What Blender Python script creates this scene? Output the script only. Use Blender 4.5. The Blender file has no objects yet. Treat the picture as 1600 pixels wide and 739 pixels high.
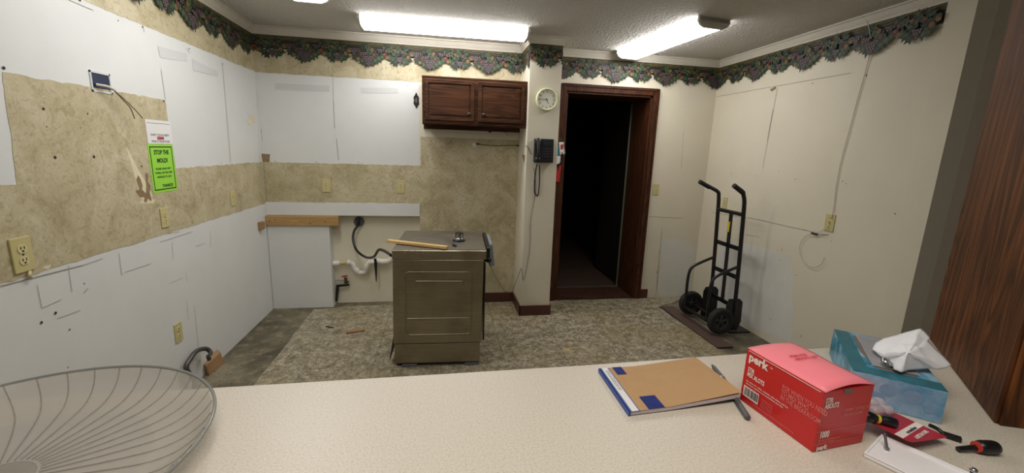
import bpy, bmesh, math, random
from mathutils import Vector as V, Matrix, noise
S = bpy.context.scene
C = S.collection
PI = math.pi

# ------------------------------------------------------------------ camera, world, exposure
FPX, YAW, PITCH, ROLL, CH = 657.2, .1719, .2006, .03395, 1.5
cy_, sy_, cp_, sp_ = math.cos(YAW), math.sin(YAW), math.cos(PITCH), math.sin(PITCH)
Fv = V((sy_*cp_, cy_*cp_, -sp_)); r0 = V((cy_, -sy_, 0)); u0 = r0.cross(Fv)
Rv = math.cos(ROLL)*r0 + math.sin(ROLL)*u0; Uv = -math.sin(ROLL)*r0 + math.cos(ROLL)*u0
cam_d = bpy.data.cameras.new('camera'); cam = bpy.data.objects.new('camera', cam_d); C.objects.link(cam)
M = Matrix((( Rv.x, Uv.x, -Fv.x, 0), (Rv.y, Uv.y, -Fv.y, 0), (Rv.z, Uv.z, -Fv.z, CH), (0, 0, 0, 1)))
cam.matrix_world = M
cam_d.sensor_width = 36; cam_d.lens = FPX/1600*36; cam_d.clip_start = .02; cam_d.clip_end = 60
S.camera = cam
W = bpy.data.worlds.new('world'); S.world = W; W.use_nodes = True
W.node_tree.nodes['Background'].inputs[0].default_value = (1, .93, .86, 1)
W.node_tree.nodes['Background'].inputs[1].default_value = .13
S.view_settings.view_transform = 'Standard'; S.view_settings.look = 'None'
S.view_settings.exposure = 0.0; S.view_settings.gamma = 1; S.view_settings.use_curve_mapping = False
LAMP = 14.5            # fluorescent diffuser radiance
la = bpy.data.lights.new('bar_room_lamp', 'AREA'); la.energy = 19; la.size = .9; la.color = (1, .95, .86)
lo = bpy.data.objects.new('bar_room_lamp', la); C.objects.link(lo); lo.location = (.1, .15, 2.42)

def ray(px, py): return Fv*FPX + Rv*(px-800) - Uv*(py-369.5)
CP = V((0, 0, CH))
def onX(px, py, x): d = ray(px, py); return CP + d*(x/d.x)
def onY(px, py, y): d = ray(px, py); return CP + d*(y/d.y)
def onZ(px, py, z): d = ray(px, py); return CP + d*((z-CH)/d.z)

XL, XR, YB, ZC = -1.52, 2.712, 4.0, 2.432
CZ = 1.0              # counter top height

# ------------------------------------------------------------------ materials
def lin(c): return tuple(((v/255+.055)/1.055)**2.4 if v > 10 else v/255/12.92 for v in c)
def nodes(name):
    m = bpy.data.materials.new(name); m.use_nodes = True
    nt = m.node_tree; return m, nt, nt.nodes['Principled BSDF']
def mat(name, col, rough=.6, metal=0, var=0, vscale=8, bump=0, bscale=60, spec=.5, stretch=None, emit=0, col2=None, alpha=1):
    m, nt, b = nodes(name); N = nt.nodes; L = nt.links
    c = lin(col)
    b.inputs['Base Color'].default_value = (*c, 1); b.inputs['Roughness'].default_value = rough
    b.inputs['Metallic'].default_value = metal; b.inputs['Specular IOR Level'].default_value = spec
    b.inputs['Alpha'].default_value = alpha
    tc = N.new('ShaderNodeTexCoord'); mp = N.new('ShaderNodeMapping'); L.new(tc.outputs['Object'], mp.inputs[0])
    if stretch: mp.inputs['Scale'].default_value = stretch
    if var or col2:
        n = N.new('ShaderNodeTexNoise'); n.inputs['Scale'].default_value = vscale; n.inputs['Detail'].default_value = 6
        n.inputs['Roughness'].default_value = .62
        L.new(mp.outputs[0], n.inputs['Vector'])
        r = N.new('ShaderNodeValToRGB'); r.color_ramp.elements[0].position = .32; r.color_ramp.elements[1].position = .68
        a = col2 and lin(col2) or tuple(v*(1-var) for v in c); e = c if col2 else tuple(min(1, v*(1+var)) for v in c)
        r.color_ramp.elements[0].color = (*a, 1); r.color_ramp.elements[1].color = (*e, 1)
        L.new(n.outputs['Fac'], r.inputs[0]); L.new(r.outputs[0], b.inputs['Base Color'])
    if bump:
        n2 = N.new('ShaderNodeTexNoise'); n2.inputs['Scale'].default_value = bscale; n2.inputs['Detail'].default_value = 3
        L.new(mp.outputs[0], n2.inputs['Vector'])
        bp = N.new('ShaderNodeBump'); bp.inputs['Strength'].default_value = bump; bp.inputs['Distance'].default_value = .01
        L.new(n2.outputs['Fac'], bp.inputs['Height']); L.new(bp.outputs[0], b.inputs['Normal'])
    if emit:
        b.inputs['Emission Color'].default_value = (*c, 1); b.inputs['Emission Strength'].default_value = emit
    return m

def mix(nt, fac, a, b, mode='MIX'):
    n = nt.nodes.new('ShaderNodeMix'); n.data_type = 'RGBA'; n.blend_type = mode
    for s, v in ((n.inputs[0], fac), (n.inputs[6], a), (n.inputs[7], b)):
        if isinstance(v, (int, float)): s.default_value = v
        elif isinstance(v, tuple): s.default_value = (*v, 1)
        else: nt.links.new(v, s)
    return n.outputs[2]
def ramp(nt, src, *stops):
    r = nt.nodes.new('ShaderNodeValToRGB'); nt.links.new(src, r.inputs[0]); e = r.color_ramp.elements
    while len(e) < len(stops): e.new(.5)
    for k, (p, c) in enumerate(stops):
        e[k].position = p; e[k].color = (*(c if isinstance(c, tuple) else (c, c, c)), 1)
    return r.outputs[0]
def tex(nt, kind, scale, vec=None, **kw):
    n = nt.nodes.new('ShaderNodeTex'+kind); n.inputs['Scale'].default_value = scale
    for k, v in kw.items():
        if k in n.inputs.keys(): n.inputs[k].default_value = v
        else: setattr(n, k, v)
    if vec is not None: nt.links.new(vec, n.inputs['Vector'])
    return n
def objco(nt, scale=(1, 1, 1)):
    tc = nt.nodes.new('ShaderNodeTexCoord'); mp = nt.nodes.new('ShaderNodeMapping'); mp.inputs['Scale'].default_value = scale
    nt.links.new(tc.outputs['Object'], mp.inputs[0]); return mp.outputs[0]

def wallpaper_mat():
    m, nt, b = nodes('wallpaper_beige'); v = objco(nt)
    big = tex(nt, 'Noise', 5, v, Detail=4, Roughness=.6, Distortion=1.0)
    c = ramp(nt, big.outputs['Fac'], (.3, lin((166, 154, 120))), (.5, lin((188, 176, 142))), (.7, lin((204, 194, 166))))
    st = tex(nt, 'Noise', 17, v, Detail=7, Roughness=.7, Distortion=2.5)
    f = ramp(nt, st.outputs['Fac'], (.50, 0.), (.66, .6))
    c = mix(nt, f, c, lin((138, 122, 84)))
    s2 = tex(nt, 'Noise', 24, v, Detail=6, Roughness=.6, Distortion=3.0)
    f2 = ramp(nt, s2.outputs['Fac'], (.56, 0.), (.64, .45))
    c = mix(nt, f2, c, lin((212, 204, 180)))
    s3 = tex(nt, 'Noise', 1.3, v, Detail=2)
    c = mix(nt, ramp(nt, s3.outputs['Fac'], (.45, 0.), (.7, .25)), c, lin((160, 148, 112)))
    nt.links.new(c, b.inputs['Base Color']); b.inputs['Roughness'].default_value = .55
    return m
def vinyl_mat():
    m, nt, b = nodes('vinyl_stone_pattern'); v = objco(nt)
    def warped(sc, amt):
        nz = tex(nt, 'Noise', sc, v, Detail=5, Roughness=.65)
        vv = nt.nodes.new('ShaderNodeMix'); vv.data_type = 'VECTOR'; vv.inputs[0].default_value = amt
        nt.links.new(v, vv.inputs[4]); nt.links.new(nz.outputs['Color'], vv.inputs[5]); return vv.outputs[1]
    c = ramp(nt, tex(nt, 'Noise', 14, v, Detail=8, Roughness=.75).outputs['Fac'], (.36, lin((112, 102, 80))), (.5, lin((160, 150, 126))), (.64, lin((190, 182, 160))))
    w1 = warped(7, .22); w2 = warped(16, .12)
    d1 = tex(nt, 'Voronoi', 9, w1, feature='DISTANCE_TO_EDGE')
    mod = ramp(nt, tex(nt, 'Noise', 4, v, Detail=2).outputs['Fac'], (.38, .2), (.62, 1.))
    def modded(src):
        q = nt.nodes.new('ShaderNodeMath'); q.operation = 'MULTIPLY'; nt.links.new(src, q.inputs[0]); nt.links.new(mod, q.inputs[1]); return q.outputs[0]
    c = mix(nt, modded(ramp(nt, d1.outputs['Distance'], (.0, 1.), (.03, 0.))), c, lin((62, 52, 36)))
    d2 = tex(nt, 'Voronoi', 26, w2, feature='DISTANCE_TO_EDGE')
    c = mix(nt, ramp(nt, d2.outputs['Distance'], (.0, .75), (.08, 0.)), c, lin((82, 72, 50)))
    sp = tex(nt, 'Noise', 48, v, Detail=6, Roughness=.8)
    c = mix(nt, ramp(nt, sp.outputs['Fac'], (.53, 0.), (.62, .85)), c, lin((74, 64, 44)))
    s5 = tex(nt, 'Noise', 30, v, Detail=6, Roughness=.8)
    c = mix(nt, ramp(nt, s5.outputs['Fac'], (.56, 0.), (.68, .6)), c, lin((206, 200, 184)))
    st = tex(nt, 'Noise', 1.5, v, Detail=3)
    c = mix(nt, ramp(nt, st.outputs['Fac'], (.5, 0.), (.7, .5)), c, lin((142, 126, 80)))
    br = tex(nt, 'Brick', 1.0, v)
    br.offset = 0; br.inputs['Brick Width'].default_value = .46; br.inputs['Row Height'].default_value = .46
    br.inputs['Mortar Size'].default_value = .003; br.inputs['Color1'].default_value = (0, 0, 0, 1); br.inputs['Color2'].default_value = (0, 0, 0, 1)
    br.inputs['Mortar'].default_value = (1, 1, 1, 1); br.inputs['Mortar Smooth'].default_value = 0
    mm = nt.nodes.new('ShaderNodeMath'); mm.operation = 'MULTIPLY'; mm.inputs[1].default_value = .55
    nt.links.new(br.outputs['Color'], mm.inputs[0])
    c = mix(nt, mm.outputs[0], c, lin((84, 74, 56)))
    nt.links.new(c, b.inputs['Base Color']); b.inputs['Roughness'].default_value = .45
    return m
def concrete_mat():
    m, nt, b = nodes('bare_concrete'); v = objco(nt)
    c = ramp(nt, tex(nt, 'Noise', 3, v, Detail=8, Roughness=.65).outputs['Fac'], (.35, lin((74, 68, 52))), (.5, lin((104, 97, 78))), (.65, lin((134, 126, 104))))
    c = mix(nt, ramp(nt, tex(nt, 'Noise', 45, v, Detail=3).outputs['Fac'], (.62, 0.), (.68, .8)), c, lin((40, 34, 26)))
    c = mix(nt, ramp(nt, tex(nt, 'Noise', 12, v, Detail=5).outputs['Fac'], (.56, 0.), (.66, .5)), c, lin((140, 128, 100)))
    nt.links.new(c, b.inputs['Base Color']); b.inputs['Roughness'].default_value = .75
    return m
def ceiling_mat():
    m, nt, b = nodes('popcorn_ceiling'); v = objco(nt)
    b.inputs['Base Color'].default_value = (*lin((222, 218, 210)), 1); b.inputs['Roughness'].default_value = .9
    n = tex(nt, 'Noise', 75, v, Detail=5, Roughness=.7); n2 = tex(nt, 'Voronoi', 45, v)
    a = nt.nodes.new('ShaderNodeMath'); a.operation = 'SUBTRACT'
    nt.links.new(n.outputs['Fac'], a.inputs[0]); nt.links.new(n2.outputs['Distance'], a.inputs[1])
    bp = nt.nodes.new('ShaderNodeBump'); bp.inputs['Strength'].default_value = .9; bp.inputs['Distance'].default_value = .016
    nt.links.new(a.outputs[0], bp.inputs['Height']); nt.links.new(bp.outputs[0], b.inputs['Normal'])
    return m
def wood_mat(name, dark, mid, light, axis=2, scale=1, rough=.35):
    m, nt, b = nodes(name)
    sc = [9*scale]*3; sc[axis] = .9*scale
    v = objco(nt, tuple(sc))
    n = tex(nt, 'Noise', 2.2, v, Detail=3, Distortion=.8)
    wv = nt.nodes.new('ShaderNodeMath'); wv.operation = 'MULTIPLY'; wv.inputs[1].default_value = 9
    nt.links.new(n.outputs['Fac'], wv.inputs[0])
    fr = nt.nodes.new('ShaderNodeMath'); fr.operation = 'PINGPONG'; fr.inputs[1].default_value = .5
    nt.links.new(wv.outputs[0], fr.inputs[0])
    c = ramp(nt, fr.outputs[0], (0., lin(dark)), (.22, lin(mid)), (.5, lin(light)))
    s2 = [60*scale]*3; s2[axis] = 2.0*scale
    g = tex(nt, 'Noise', 2, objco(nt, tuple(s2)), Detail=5)
    c = mix(nt, ramp(nt, g.outputs['Fac'], (.42, .6), (.6, 0.)), c, lin(dark))
    nt.links.new(c, b.inputs['Base Color']); b.inputs['Roughness'].default_value = rough; b.inputs['Specular IOR Level'].default_value = .22
    return m
def counter_mat():
    m, nt, b = nodes('counter_laminate'); v = objco(nt)
    c = ramp(nt, tex(nt, 'Noise', 260, v, Detail=4, Roughness=.8).outputs['Fac'], (.3, lin((176, 163, 148))), (.48, lin((204, 195, 180))), (.7, lin((216, 209, 196))))
    c = mix(nt, ramp(nt, tex(nt, 'Noise', 2.2, v, Detail=3).outputs['Fac'], (.5, 0.), (.75, .18)), c, lin((206, 178, 162)))
    nt.links.new(c, b.inputs['Base Color']); b.inputs['Roughness'].default_value = .42
    return m
def steel_mat(name, col, rough=.33, st=(1.2, 1.2, 40)):
    m, nt, b = nodes(name); v = objco(nt, st)
    n = tex(nt, 'Noise', 3, v, Detail=4); n2 = tex(nt, 'Noise', 5, objco(nt), Detail=5)
    c = ramp(nt, n.outputs['Fac'], (.3, lin(tuple(int(x*.9) for x in col))), (.7, lin(col)))
    c = mix(nt, ramp(nt, n2.outputs['Fac'], (.5, 0.), (.7, .45)), c, lin((112, 98, 74)))
    nt.links.new(c, b.inputs['Base Color']); b.inputs['Metallic'].default_value = .95
    nt.links.new(ramp(nt, n2.outputs['Fac'], (.3, rough), (.7, rough+.18)), b.inputs['Roughness'])
    return m
def clear_mat(name, col, tfac, rough=.15, frost=None):
    m = bpy.data.materials.new(name); m.use_nodes = True; nt = m.node_tree; N = nt.nodes
    b = N['Principled BSDF']; b.inputs['Base Color'].default_value = (*lin(col), 1); b.inputs['Roughness'].default_value = rough
    t = N.new('ShaderNodeBsdfTransparent'); t.inputs[0].default_value = (.93, .93, .93, 1)
    mx = N.new('ShaderNodeMixShader'); mx.inputs[0].default_value = tfac
    nt.links.new(b.outputs[0], mx.inputs[1]); nt.links.new(t.outputs[0], mx.inputs[2])
    nt.links.new(mx.outputs[0], N['Material Output'].inputs[0])
    return m
def tissue_print_mat():
    m, nt, b = nodes('tissue_box_print'); v = objco(nt)
    n = tex(nt, 'Noise', 14, v, Detail=4, Roughness=.6, Distortion=1.2)
    c = ramp(nt, n.outputs['Fac'], (.3, lin((34, 96, 120))), (.45, lin((38, 122, 150))), (.58, lin((92, 158, 190))), (.72, lin((170, 196, 214))))
    n2 = tex(nt, 'Noise', 34, v, Detail=2)
    c = mix(nt, ramp(nt, n2.outputs['Fac'], (.66, 0.), (.72, .6)), c, lin((188, 176, 150)))
    nt.links.new(c, b.inputs['Base Color']); b.inputs['Roughness'].default_value = .35
    return m

Mt = {
 'white': mat('white_wall_paint', (214, 215, 212), .6, var=.035, vscale=2.2),
 'cream': mat('cream_wall_paint', (214, 206, 186), .6, var=.04, vscale=1.6),
 'recess': mat('old_cream_wallboard', (222, 216, 194), .7, var=.04, vscale=3),
 'warmgrey': mat('cream_wall_paint_bar_side', (206, 194, 172), .7, var=.03),
 'skim': mat('pale_skim_coat', (212, 210, 202), .7, var=.03, vscale=6),
 'trim': mat('white_crown_paint', (204, 198, 184), .5, var=.03),
 'pencil': mat('pencil_line', (148, 143, 132), .8), 'hole': mat('nail_hole', (58, 48, 38), .9),
 'smudge': mat('wall_smudge', (203, 203, 202), .8, var=.01, vscale=12), 'dirt': mat('wall_dirt', (192, 182, 160), .8, var=.03, vscale=12), 'tear': mat('torn_paper_cream', (220, 208, 176), .8, var=.05),
 'glue': mat('brown_glue_stain', (138, 116, 84), .8, var=.15, vscale=30),
 'faint': mat('faint_patch', (200, 202, 202), .6),
 'paper': wallpaper_mat(), 'vinyl': vinyl_mat(), 'concrete': concrete_mat(), 'ceiling': ceiling_mat(), 'counter': counter_mat(),
 'base': mat('brown_vinyl_baseboard', (78, 42, 32), .4, var=.1),
 'cab': wood_mat('dark_cherry_wood', (52, 30, 17), (80, 48, 28), (92, 57, 34), 0, .5, .5),
 'casing': wood_mat('casing_wood', (50, 27, 15), (76, 42, 23), (88, 51, 29), 2, .6, .55),
 'post': wood_mat('stained_post_wood', (62, 34, 14), (98, 56, 25), (118, 70, 32), 2, .55, .55),
 'darkwood': mat('dark_hall_panel', (38, 26, 20), .7), 'hall': mat('hall_wall_painted_shade', (36, 33, 30), .9), 'hallfloor': mat('hall_floor_painted_shade', (66, 48, 36), .7, var=.15),  # hall wall and floor colours darkened to stand in for the unlit hallway
 'sill': wood_mat('door_sill_wood', (40, 24, 18), (74, 46, 34), (88, 58, 44), 0, 1, .6),
 'greenedge': mat('green_grey_door_edge', (96, 104, 88), .5), 'alum': mat('aluminium_strip', (160, 158, 150), .35, .8),
 'pine': wood_mat('raw_pine', (166, 130, 82), (178, 144, 96), (188, 156, 108), 0, .6, .6),
 'pine2': wood_mat('yellow_stick_wood', (186, 150, 94), (212, 178, 120), (222, 190, 134), 0, 2, .55),
 'orangewood': mat('orange_block_wood', (152, 118, 82), .6, var=.08, vscale=30),
 'steel': steel_mat('grimy_stainless', (158, 149, 130), .25), 'steeltop': steel_mat('stainless_top', (140, 134, 122), .38, (2, 40, 2)),
 'black': mat('black_plastic', (20, 20, 22), .35), 'blackm': mat('black_tube_paint', (17, 17, 18), .38, spec=.5),
 'rubber': mat('black_rubber', (30, 30, 31), .75, var=.1, vscale=30), 'hub': mat('dark_grey_hub', (62, 63, 66), .5), 'dkglass': mat('dark_glass', (16, 16, 18), .12),
 'greyp': mat('grey_plastic', (92, 94, 98), .5), 'bluegrey': mat('blue_grey_plastic', (128, 132, 144), .4),
 'almond': mat('almond_plate', (196, 184, 130), .4), 'almond2': mat('almond_receptacle', (208, 198, 148), .4), 'slot': mat('slot_black', (30, 24, 16), .8),
 'bronze': mat('bronze_plate', (40, 28, 22), .4, .4), 'navy': mat('blue_electrical_box', (24, 34, 66), .5),
 'wiregrey': mat('grey_wire', (84, 76, 66), .6), 'wirewhite': mat('clear_white_wire', (200, 193, 176), .5), 'copper': mat('brown_wire', (96, 78, 58), .6),
 'pvc': mat('white_pvc', (222, 218, 208), .35), 'pvcold': mat('yellowed_pvc', (196, 180, 138), .5), 'redp': mat('red_handle', (160, 30, 26), .4),
 'brass': mat('dull_brass', (86, 74, 56), .45, .6),
 'lime': mat('lime_paper', (150, 214, 62), .7), 'ink': mat('dark_green_ink', (22, 48, 22), .8), 'blackink': mat('black_ink', (50, 48, 50), .8), 'redink': mat('red_ink', (182, 30, 34), .8),
 'sheet': mat('white_paper', (224, 222, 220), .7),
 'clockrim': mat('clock_cream_rim', (214, 216, 176), .35), 'clockface': mat('clock_face', (232, 230, 214), .5), 'clockglass': clear_mat('clock_glass', (230, 235, 230), .93, .05),
 'phone': mat('phone_black', (26, 27, 31), .38), 'key': mat('phone_key', (60, 62, 70), .5), 'lcd': mat('phone_display', (44, 50, 54), .2),
 'cyan': mat('cyan_card', (60, 150, 172), .5), 'redtag': mat('red_strap', (176, 36, 34), .6), 'silver': mat('silver_metal', (170, 170, 172), .25, .95),
 'fixend': mat('fixture_end_cap', (196, 192, 184), .5), 'fixbody': mat('fixture_pan', (210, 208, 200), .5),
 'perk': mat('red_cardboard', (198, 30, 32), .32), 'perksheen': mat('lid_painted_sheen', (250, 136, 148), .45), 'perkdk': mat('dark_red_print', (200, 58, 70), .5),  # lid's pink puts the overhead sheen on red card into the colour
 'print': mat('white_print', (238, 224, 218), .5), 'printpink': mat('pink_print', (222, 120, 116), .5),
 'tprint': tissue_print_mat(), 'tdeep': mat('teal_print', (30, 104, 120), .35, var=.25, vscale=30), 'tlav': mat('lavender_blue_print', (132, 158, 192), .35, var=.18, vscale=16), 'tfront': mat('front_blue_print', (184, 196, 218), .35, vscale=12, col2=(80, 142, 180)),
 'tissue': mat('white_tissue', (236, 236, 240), .85), 'film': clear_mat('clear_film', (200, 205, 215), .55, .08), 'inside': mat('box_inside', (120, 108, 100), .8),
 'kraft': mat('kraft_cover', (180, 143, 100), .75, var=.03, vscale=40), 'pages': mat('page_edges', (206, 196, 196), .8, var=.1, vscale=200, stretch=(1, 1, 12)),
 'tape': mat('blue_tape', (30, 44, 112), .6, var=.2, vscale=60, spec=.2), 'spine': mat('blue_spine', (40, 76, 158), .45), 'penink': mat('pen_grey', (62, 64, 70), .35),
 'marker': mat('marker_grey', (84, 82, 84), .45), 'cardred': mat('red_card', (176, 42, 58), .35, var=.12, vscale=40), 'bluetint': mat('blue_print', (60, 76, 130), .4),
 'blister': clear_mat('clear_blister', (224, 214, 220), .55, .06), 'yellow': mat('yellow_grip', (212, 186, 60), .4), 'tray': mat('white_plastic', (240, 238, 240), .35, var=.02),
 'ring': mat('red_ring', (190, 60, 50), .4), 'bowl': clear_mat('smoky_clear_plastic', (186, 180, 170), .38, .28), 'bowlrib': clear_mat('smoky_rib', (158, 150, 138), .6, .4), 'rim': clear_mat('smoky_rim', (140, 141, 136), .25, .15),
 'plankbrown': mat('brown_plank', (86, 66, 58), .6, var=.1, vscale=10), 'debris': mat('floor_debris', (186, 160, 110), .7),
 'knob': mat('black_knob', (30, 26, 24), .35),
 'conduit': mat('grey_conduit', (84, 84, 78), .4, .5),
}
dm, dnt, db = nodes('fluorescent_diffuser')
db.inputs['Base Color'].default_value = (.9, .9, .95, 1); db.inputs['Roughness'].default_value = .4
db.inputs['Emission Color'].default_value = (1.0, .985, .975, 1); db.inputs['Emission Strength'].default_value = LAMP
Mt['diffuser'] = dm

# ------------------------------------------------------------------ mesh helpers
class MB:
    def __init__(s): s.v = []; s.f = []; s.m = []; s.sm = []
    def add(s, vs, fs, mi=0, smooth=False):
        o = len(s.v); s.v += [tuple(p) for p in vs]
        for f in fs: s.f.append([i+o for i in f]); s.m.append(mi); s.sm.append(smooth)
        return s
    def box(s, a, b, mi=0, mx=None):
        (x0, y0, z0), (x1, y1, z1) = a, b
        P = [V(p) for p in ((x0,y0,z0),(x1,y0,z0),(x1,y1,z0),(x0,y1,z0),(x0,y0,z1),(x1,y0,z1),(x1,y1,z1),(x0,y1,z1))]
        if mx: P = [mx @ p for p in P]
        return s.add(P, [(0,3,2,1),(4,5,6,7),(0,1,5,4),(1,2,6,5),(2,3,7,6),(3,0,4,7)], mi)
    def bar(s, p0, p1, w, h, mi=0, up=V((0, 0, 1))):
        p0, p1 = V(p0), V(p1); d = (p1-p0).normalized(); a = d.cross(up)
        if a.length < 1e-4: a = d.cross(V((0, 1, 0)))
        a.normalize(); b = a.cross(d)
        P = [p+a*(w/2*i)+b*(h/2*j) for p in (p0, p1) for i, j in ((-1,-1),(1,-1),(1,1),(-1,1))]
        return s.add(P, [(3,2,1,0),(4,5,6,7),(0,1,5,4),(1,2,6,5),(2,3,7,6),(3,0,4,7)], mi)
    def tube(s, pts, r, n=10, mi=0, sub=0, caps=True):
        pts = [V(p) for p in pts]
        rs = list(r) if isinstance(r, (list, tuple)) else [r]*len(pts)
        if sub and len(pts) > 2:
            q = []; qr = []
            for i in range(len(pts)-1):
                a, b, c, d = pts[max(0, i-1)], pts[i], pts[i+1], pts[min(len(pts)-1, i+2)]
                for k in range(sub):
                    t = k/sub
                    q.append(.5*((2*b)+(c-a)*t+(2*a-5*b+4*c-d)*t*t+(3*b-a-3*c+d)*t**3)); qr.append(rs[i]*(1-t)+rs[i+1]*t)
            q.append(pts[-1]); qr.append(rs[-1]); pts, rs = q, qr
        up = V((.13, .21, .97)); vs = []; fs = []
        prev = None
        for i, p in enumerate(pts):
            t = (pts[min(i+1, len(pts)-1)]-pts[max(i-1, 0)])
            t = t.normalized() if t.length > 1e-9 else V((0,0,1))
            a = (prev - t*prev.dot(t)) if prev else t.cross(up)
            if a.length < 1e-5: a = t.cross(V((1, 0, 0)))
            a.normalize(); prev = a; b = t.cross(a)
            vs += [p+(a*math.cos(2*PI*k/n)+b*math.sin(2*PI*k/n))*rs[i] for k in range(n)]
        for i in range(len(pts)-1):
            for k in range(n):
                k2 = (k+1) % n; fs.append((i*n+k, i*n+k2, (i+1)*n+k2, (i+1)*n+k))
        s.add(vs, fs, mi, True)
        if caps:
            s.add(vs[:n], [tuple(reversed(range(n)))], mi); s.add(vs[-n:], [tuple(range(n))], mi)
        return s
    def lathe(s, prof, c, axis=(0, 0, 1), n=32, mi=0, smooth=True, closed=False):
        ax = V(axis).normalized(); a = ax.cross(V((.3, .9, .2))).normalized(); b = ax.cross(a); c = V(c)
        vs = [c+ax*h+(a*math.cos(2*PI*k/n)+b*math.sin(2*PI*k/n))*max(r, 1e-5) for r, h in prof for k in range(n)]
        m = len(prof); fs = []
        for i in range(m if closed else m-1):
            j = (i+1) % m
            for k in range(n): k2 = (k+1) % n; fs.append((i*n+k, i*n+k2, j*n+k2, j*n+k))
        return s.add(vs, fs, mi, smooth)
    def prism(s, poly, n, th, mi=0):          # poly: 3D outline, extruded by th along n, base at poly
        n = V(n).normalized()*th; k = len(poly); P = [V(p) for p in poly]; Q = [p+n for p in P]
        return s.add(P+Q, [tuple(reversed(range(k))), tuple(range(k, 2*k))]+[(i, (i+1) % k, (i+1) % k+k, i+k) for i in range(k)], mi)
    def face(s, poly, mi=0): return s.add(poly, [tuple(range(len(poly)))], mi)
    def build(s, name, mats, parent=None, bevel=0, kind=None, label=None, recalc=True, seg=2, sub=0):
        me = bpy.data.meshes.new(name); me.from_pydata(s.v, [], s.f)
        if not isinstance(mats, (list, tuple)): mats = [mats]
        for m in mats: me.materials.append(Mt[m])
        me.polygons.foreach_set('material_index', s.m); me.polygons.foreach_set('use_smooth', s.sm)
        if recalc:
            bm = bmesh.new(); bm.from_mesh(me); bmesh.ops.remove_doubles(bm, verts=bm.verts, dist=1e-6) if bevel else None
            bmesh.ops.recalc_face_normals(bm, faces=bm.faces); bm.to_mesh(me); bm.free()
        me.update()
        o = bpy.data.objects.new(name, me); C.objects.link(o)
        if parent:
            o.parent = parent; o.matrix_parent_inverse = Matrix.Translation(-parent.location)
        if bevel:
            b = o.modifiers.new('bevel', 'BEVEL'); b.width = bevel; b.segments = seg; b.limit_method = 'ANGLE'
        if sub:
            b = o.modifiers.new('sub', 'SUBSURF'); b.levels = sub; b.render_levels = sub
        if kind: o['kind'] = kind
        if label: o['label'] = label
        return o
def thing(name, label, cat, loc=(0, 0, 0), group=None):
    o = bpy.data.objects.new(name, None); C.objects.link(o); o.location = loc; o.empty_display_size = .05
    tag(o, label, cat, group); return o
def tag(o, label, cat, group=None):
    o['label'] = label; o['category'] = cat
    if group: o['group'] = group
    return o
def text(name, body, size, mx, mats, parent, bold=0, ext=.0002, align='LEFT', space=1.0, sx=1.0):
    cu = bpy.data.curves.new(name, 'FONT'); cu.body = body; cu.size = size; cu.extrude = ext; cu.offset = bold
    cu.align_x = align; cu.space_line = space; cu.resolution_u = 2
    t = bpy.data.objects.new(name, cu); C.objects.link(t)
    dg = bpy.context.evaluated_depsgraph_get(); me = bpy.data.meshes.new_from_object(t.evaluated_get(dg))
    bpy.data.objects.remove(t)
    me.transform(mx @ Matrix.Diagonal((sx, 1, 1, 1))); me.materials.clear(); me.materials.append(Mt[mats]); me.name = name
    o = bpy.data.objects.new(name, me); C.objects.link(o)
    if parent: o.parent = parent; o.matrix_parent_inverse = Matrix.Translation(-parent.location)
    return o
def frame(o, u, v):        # matrix with columns u, v, u x v at o
    u = V(u).normalized(); v = V(v).normalized(); n = u.cross(v)
    return Matrix(((u.x, v.x, n.x, o[0]), (u.y, v.y, n.y, o[1]), (u.z, v.z, n.z, o[2]), (0, 0, 0, 1)))
rnd = random.Random(7)
def ragged(pts, amp=.003, step=.03):      # pts: 2D outline with jittered edges
    out = []
    for i in range(len(pts)):
        a, b = V((*pts[i], 0)), V((*pts[(i+1) % len(pts)], 0)); n = max(1, int((b-a).length/step)); d = (b-a).normalized() if (b-a).length else V((1,0,0))
        out.append((a.x, a.y))
        for k in range(1, n):
            p = a.lerp(b, k/n)+V((-d.y, d.x, 0))*rnd.uniform(-amp, amp); out.append((p.x, p.y))
    return out

# ------------------------------------------------------------------ room shell
NEAR = -2.6
mb = MB(); mb.box((XL-.1, NEAR, -.1), (XR+1.4, 4.38, 0)); floor = mb.build('floor', 'concrete', kind='structure')
vp = ragged([(-1.15, 1.0), (2.19, 1.0), (2.19, 3.0), (2.175, 3.72), (2.45, 3.86), (2.6, 3.985), (-.9, 3.985), (-1.0, 3.93), (-1.16, 3.93)], .006, .06)
MB().prism([V((x, y, .0002)) for x, y in vp], (0, 0, 1), .004).build('vinyl_sheet', 'vinyl', floor, kind='structure')
mb = MB(); mb.box((XL-.1, NEAR, ZC), (XR+1.4, 4.38, ZC+.1)); mb.build('ceiling', 'ceiling', kind='structure')
mb = MB(); mb.box((XL-.1, NEAR, 0), (XL, 4.38, ZC)); wall_l = mb.build('wall_left', 'white', kind='structure')
mb = MB(); mb.box((XR, 1.92, 0), (XR+.12, 4.38, ZC), 0); mb.box((XR+.12, 1.92, 0), (XR+1.4, 2.04, ZC), 1)
mb.v = [tuple(p) for p in mb.v]
wall_r = mb.build('wall_right', ['cream', 'warmgrey'], kind='structure')
MB().box((XR-.012, 1.92, 0), (XR, 2.06, ZC)).build('wall_return', 'cream', wall_r, bevel=.001)
DX0, DX1, DZ = 1.165, 2.03, 2.068
mb = MB()
mb.box((XL, 4.09, 0), (1.0, 4.38, ZC), 2)
mb.box((XL, 4.0, 0), (-.996, 4.09, ZC), 0)
mb.box((-.996, 4.0, .872), (-.19, 4.09, ZC), 0)
mb.box((-.19, 4.0, 0), (DX0, 4.09, ZC), 1)
mb.box((1.0, 4.09, 0), (DX0, 4.38, ZC), 1)
mb.box((DX0, 4.0, DZ), (DX1, 4.38, ZC), 1)
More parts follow.
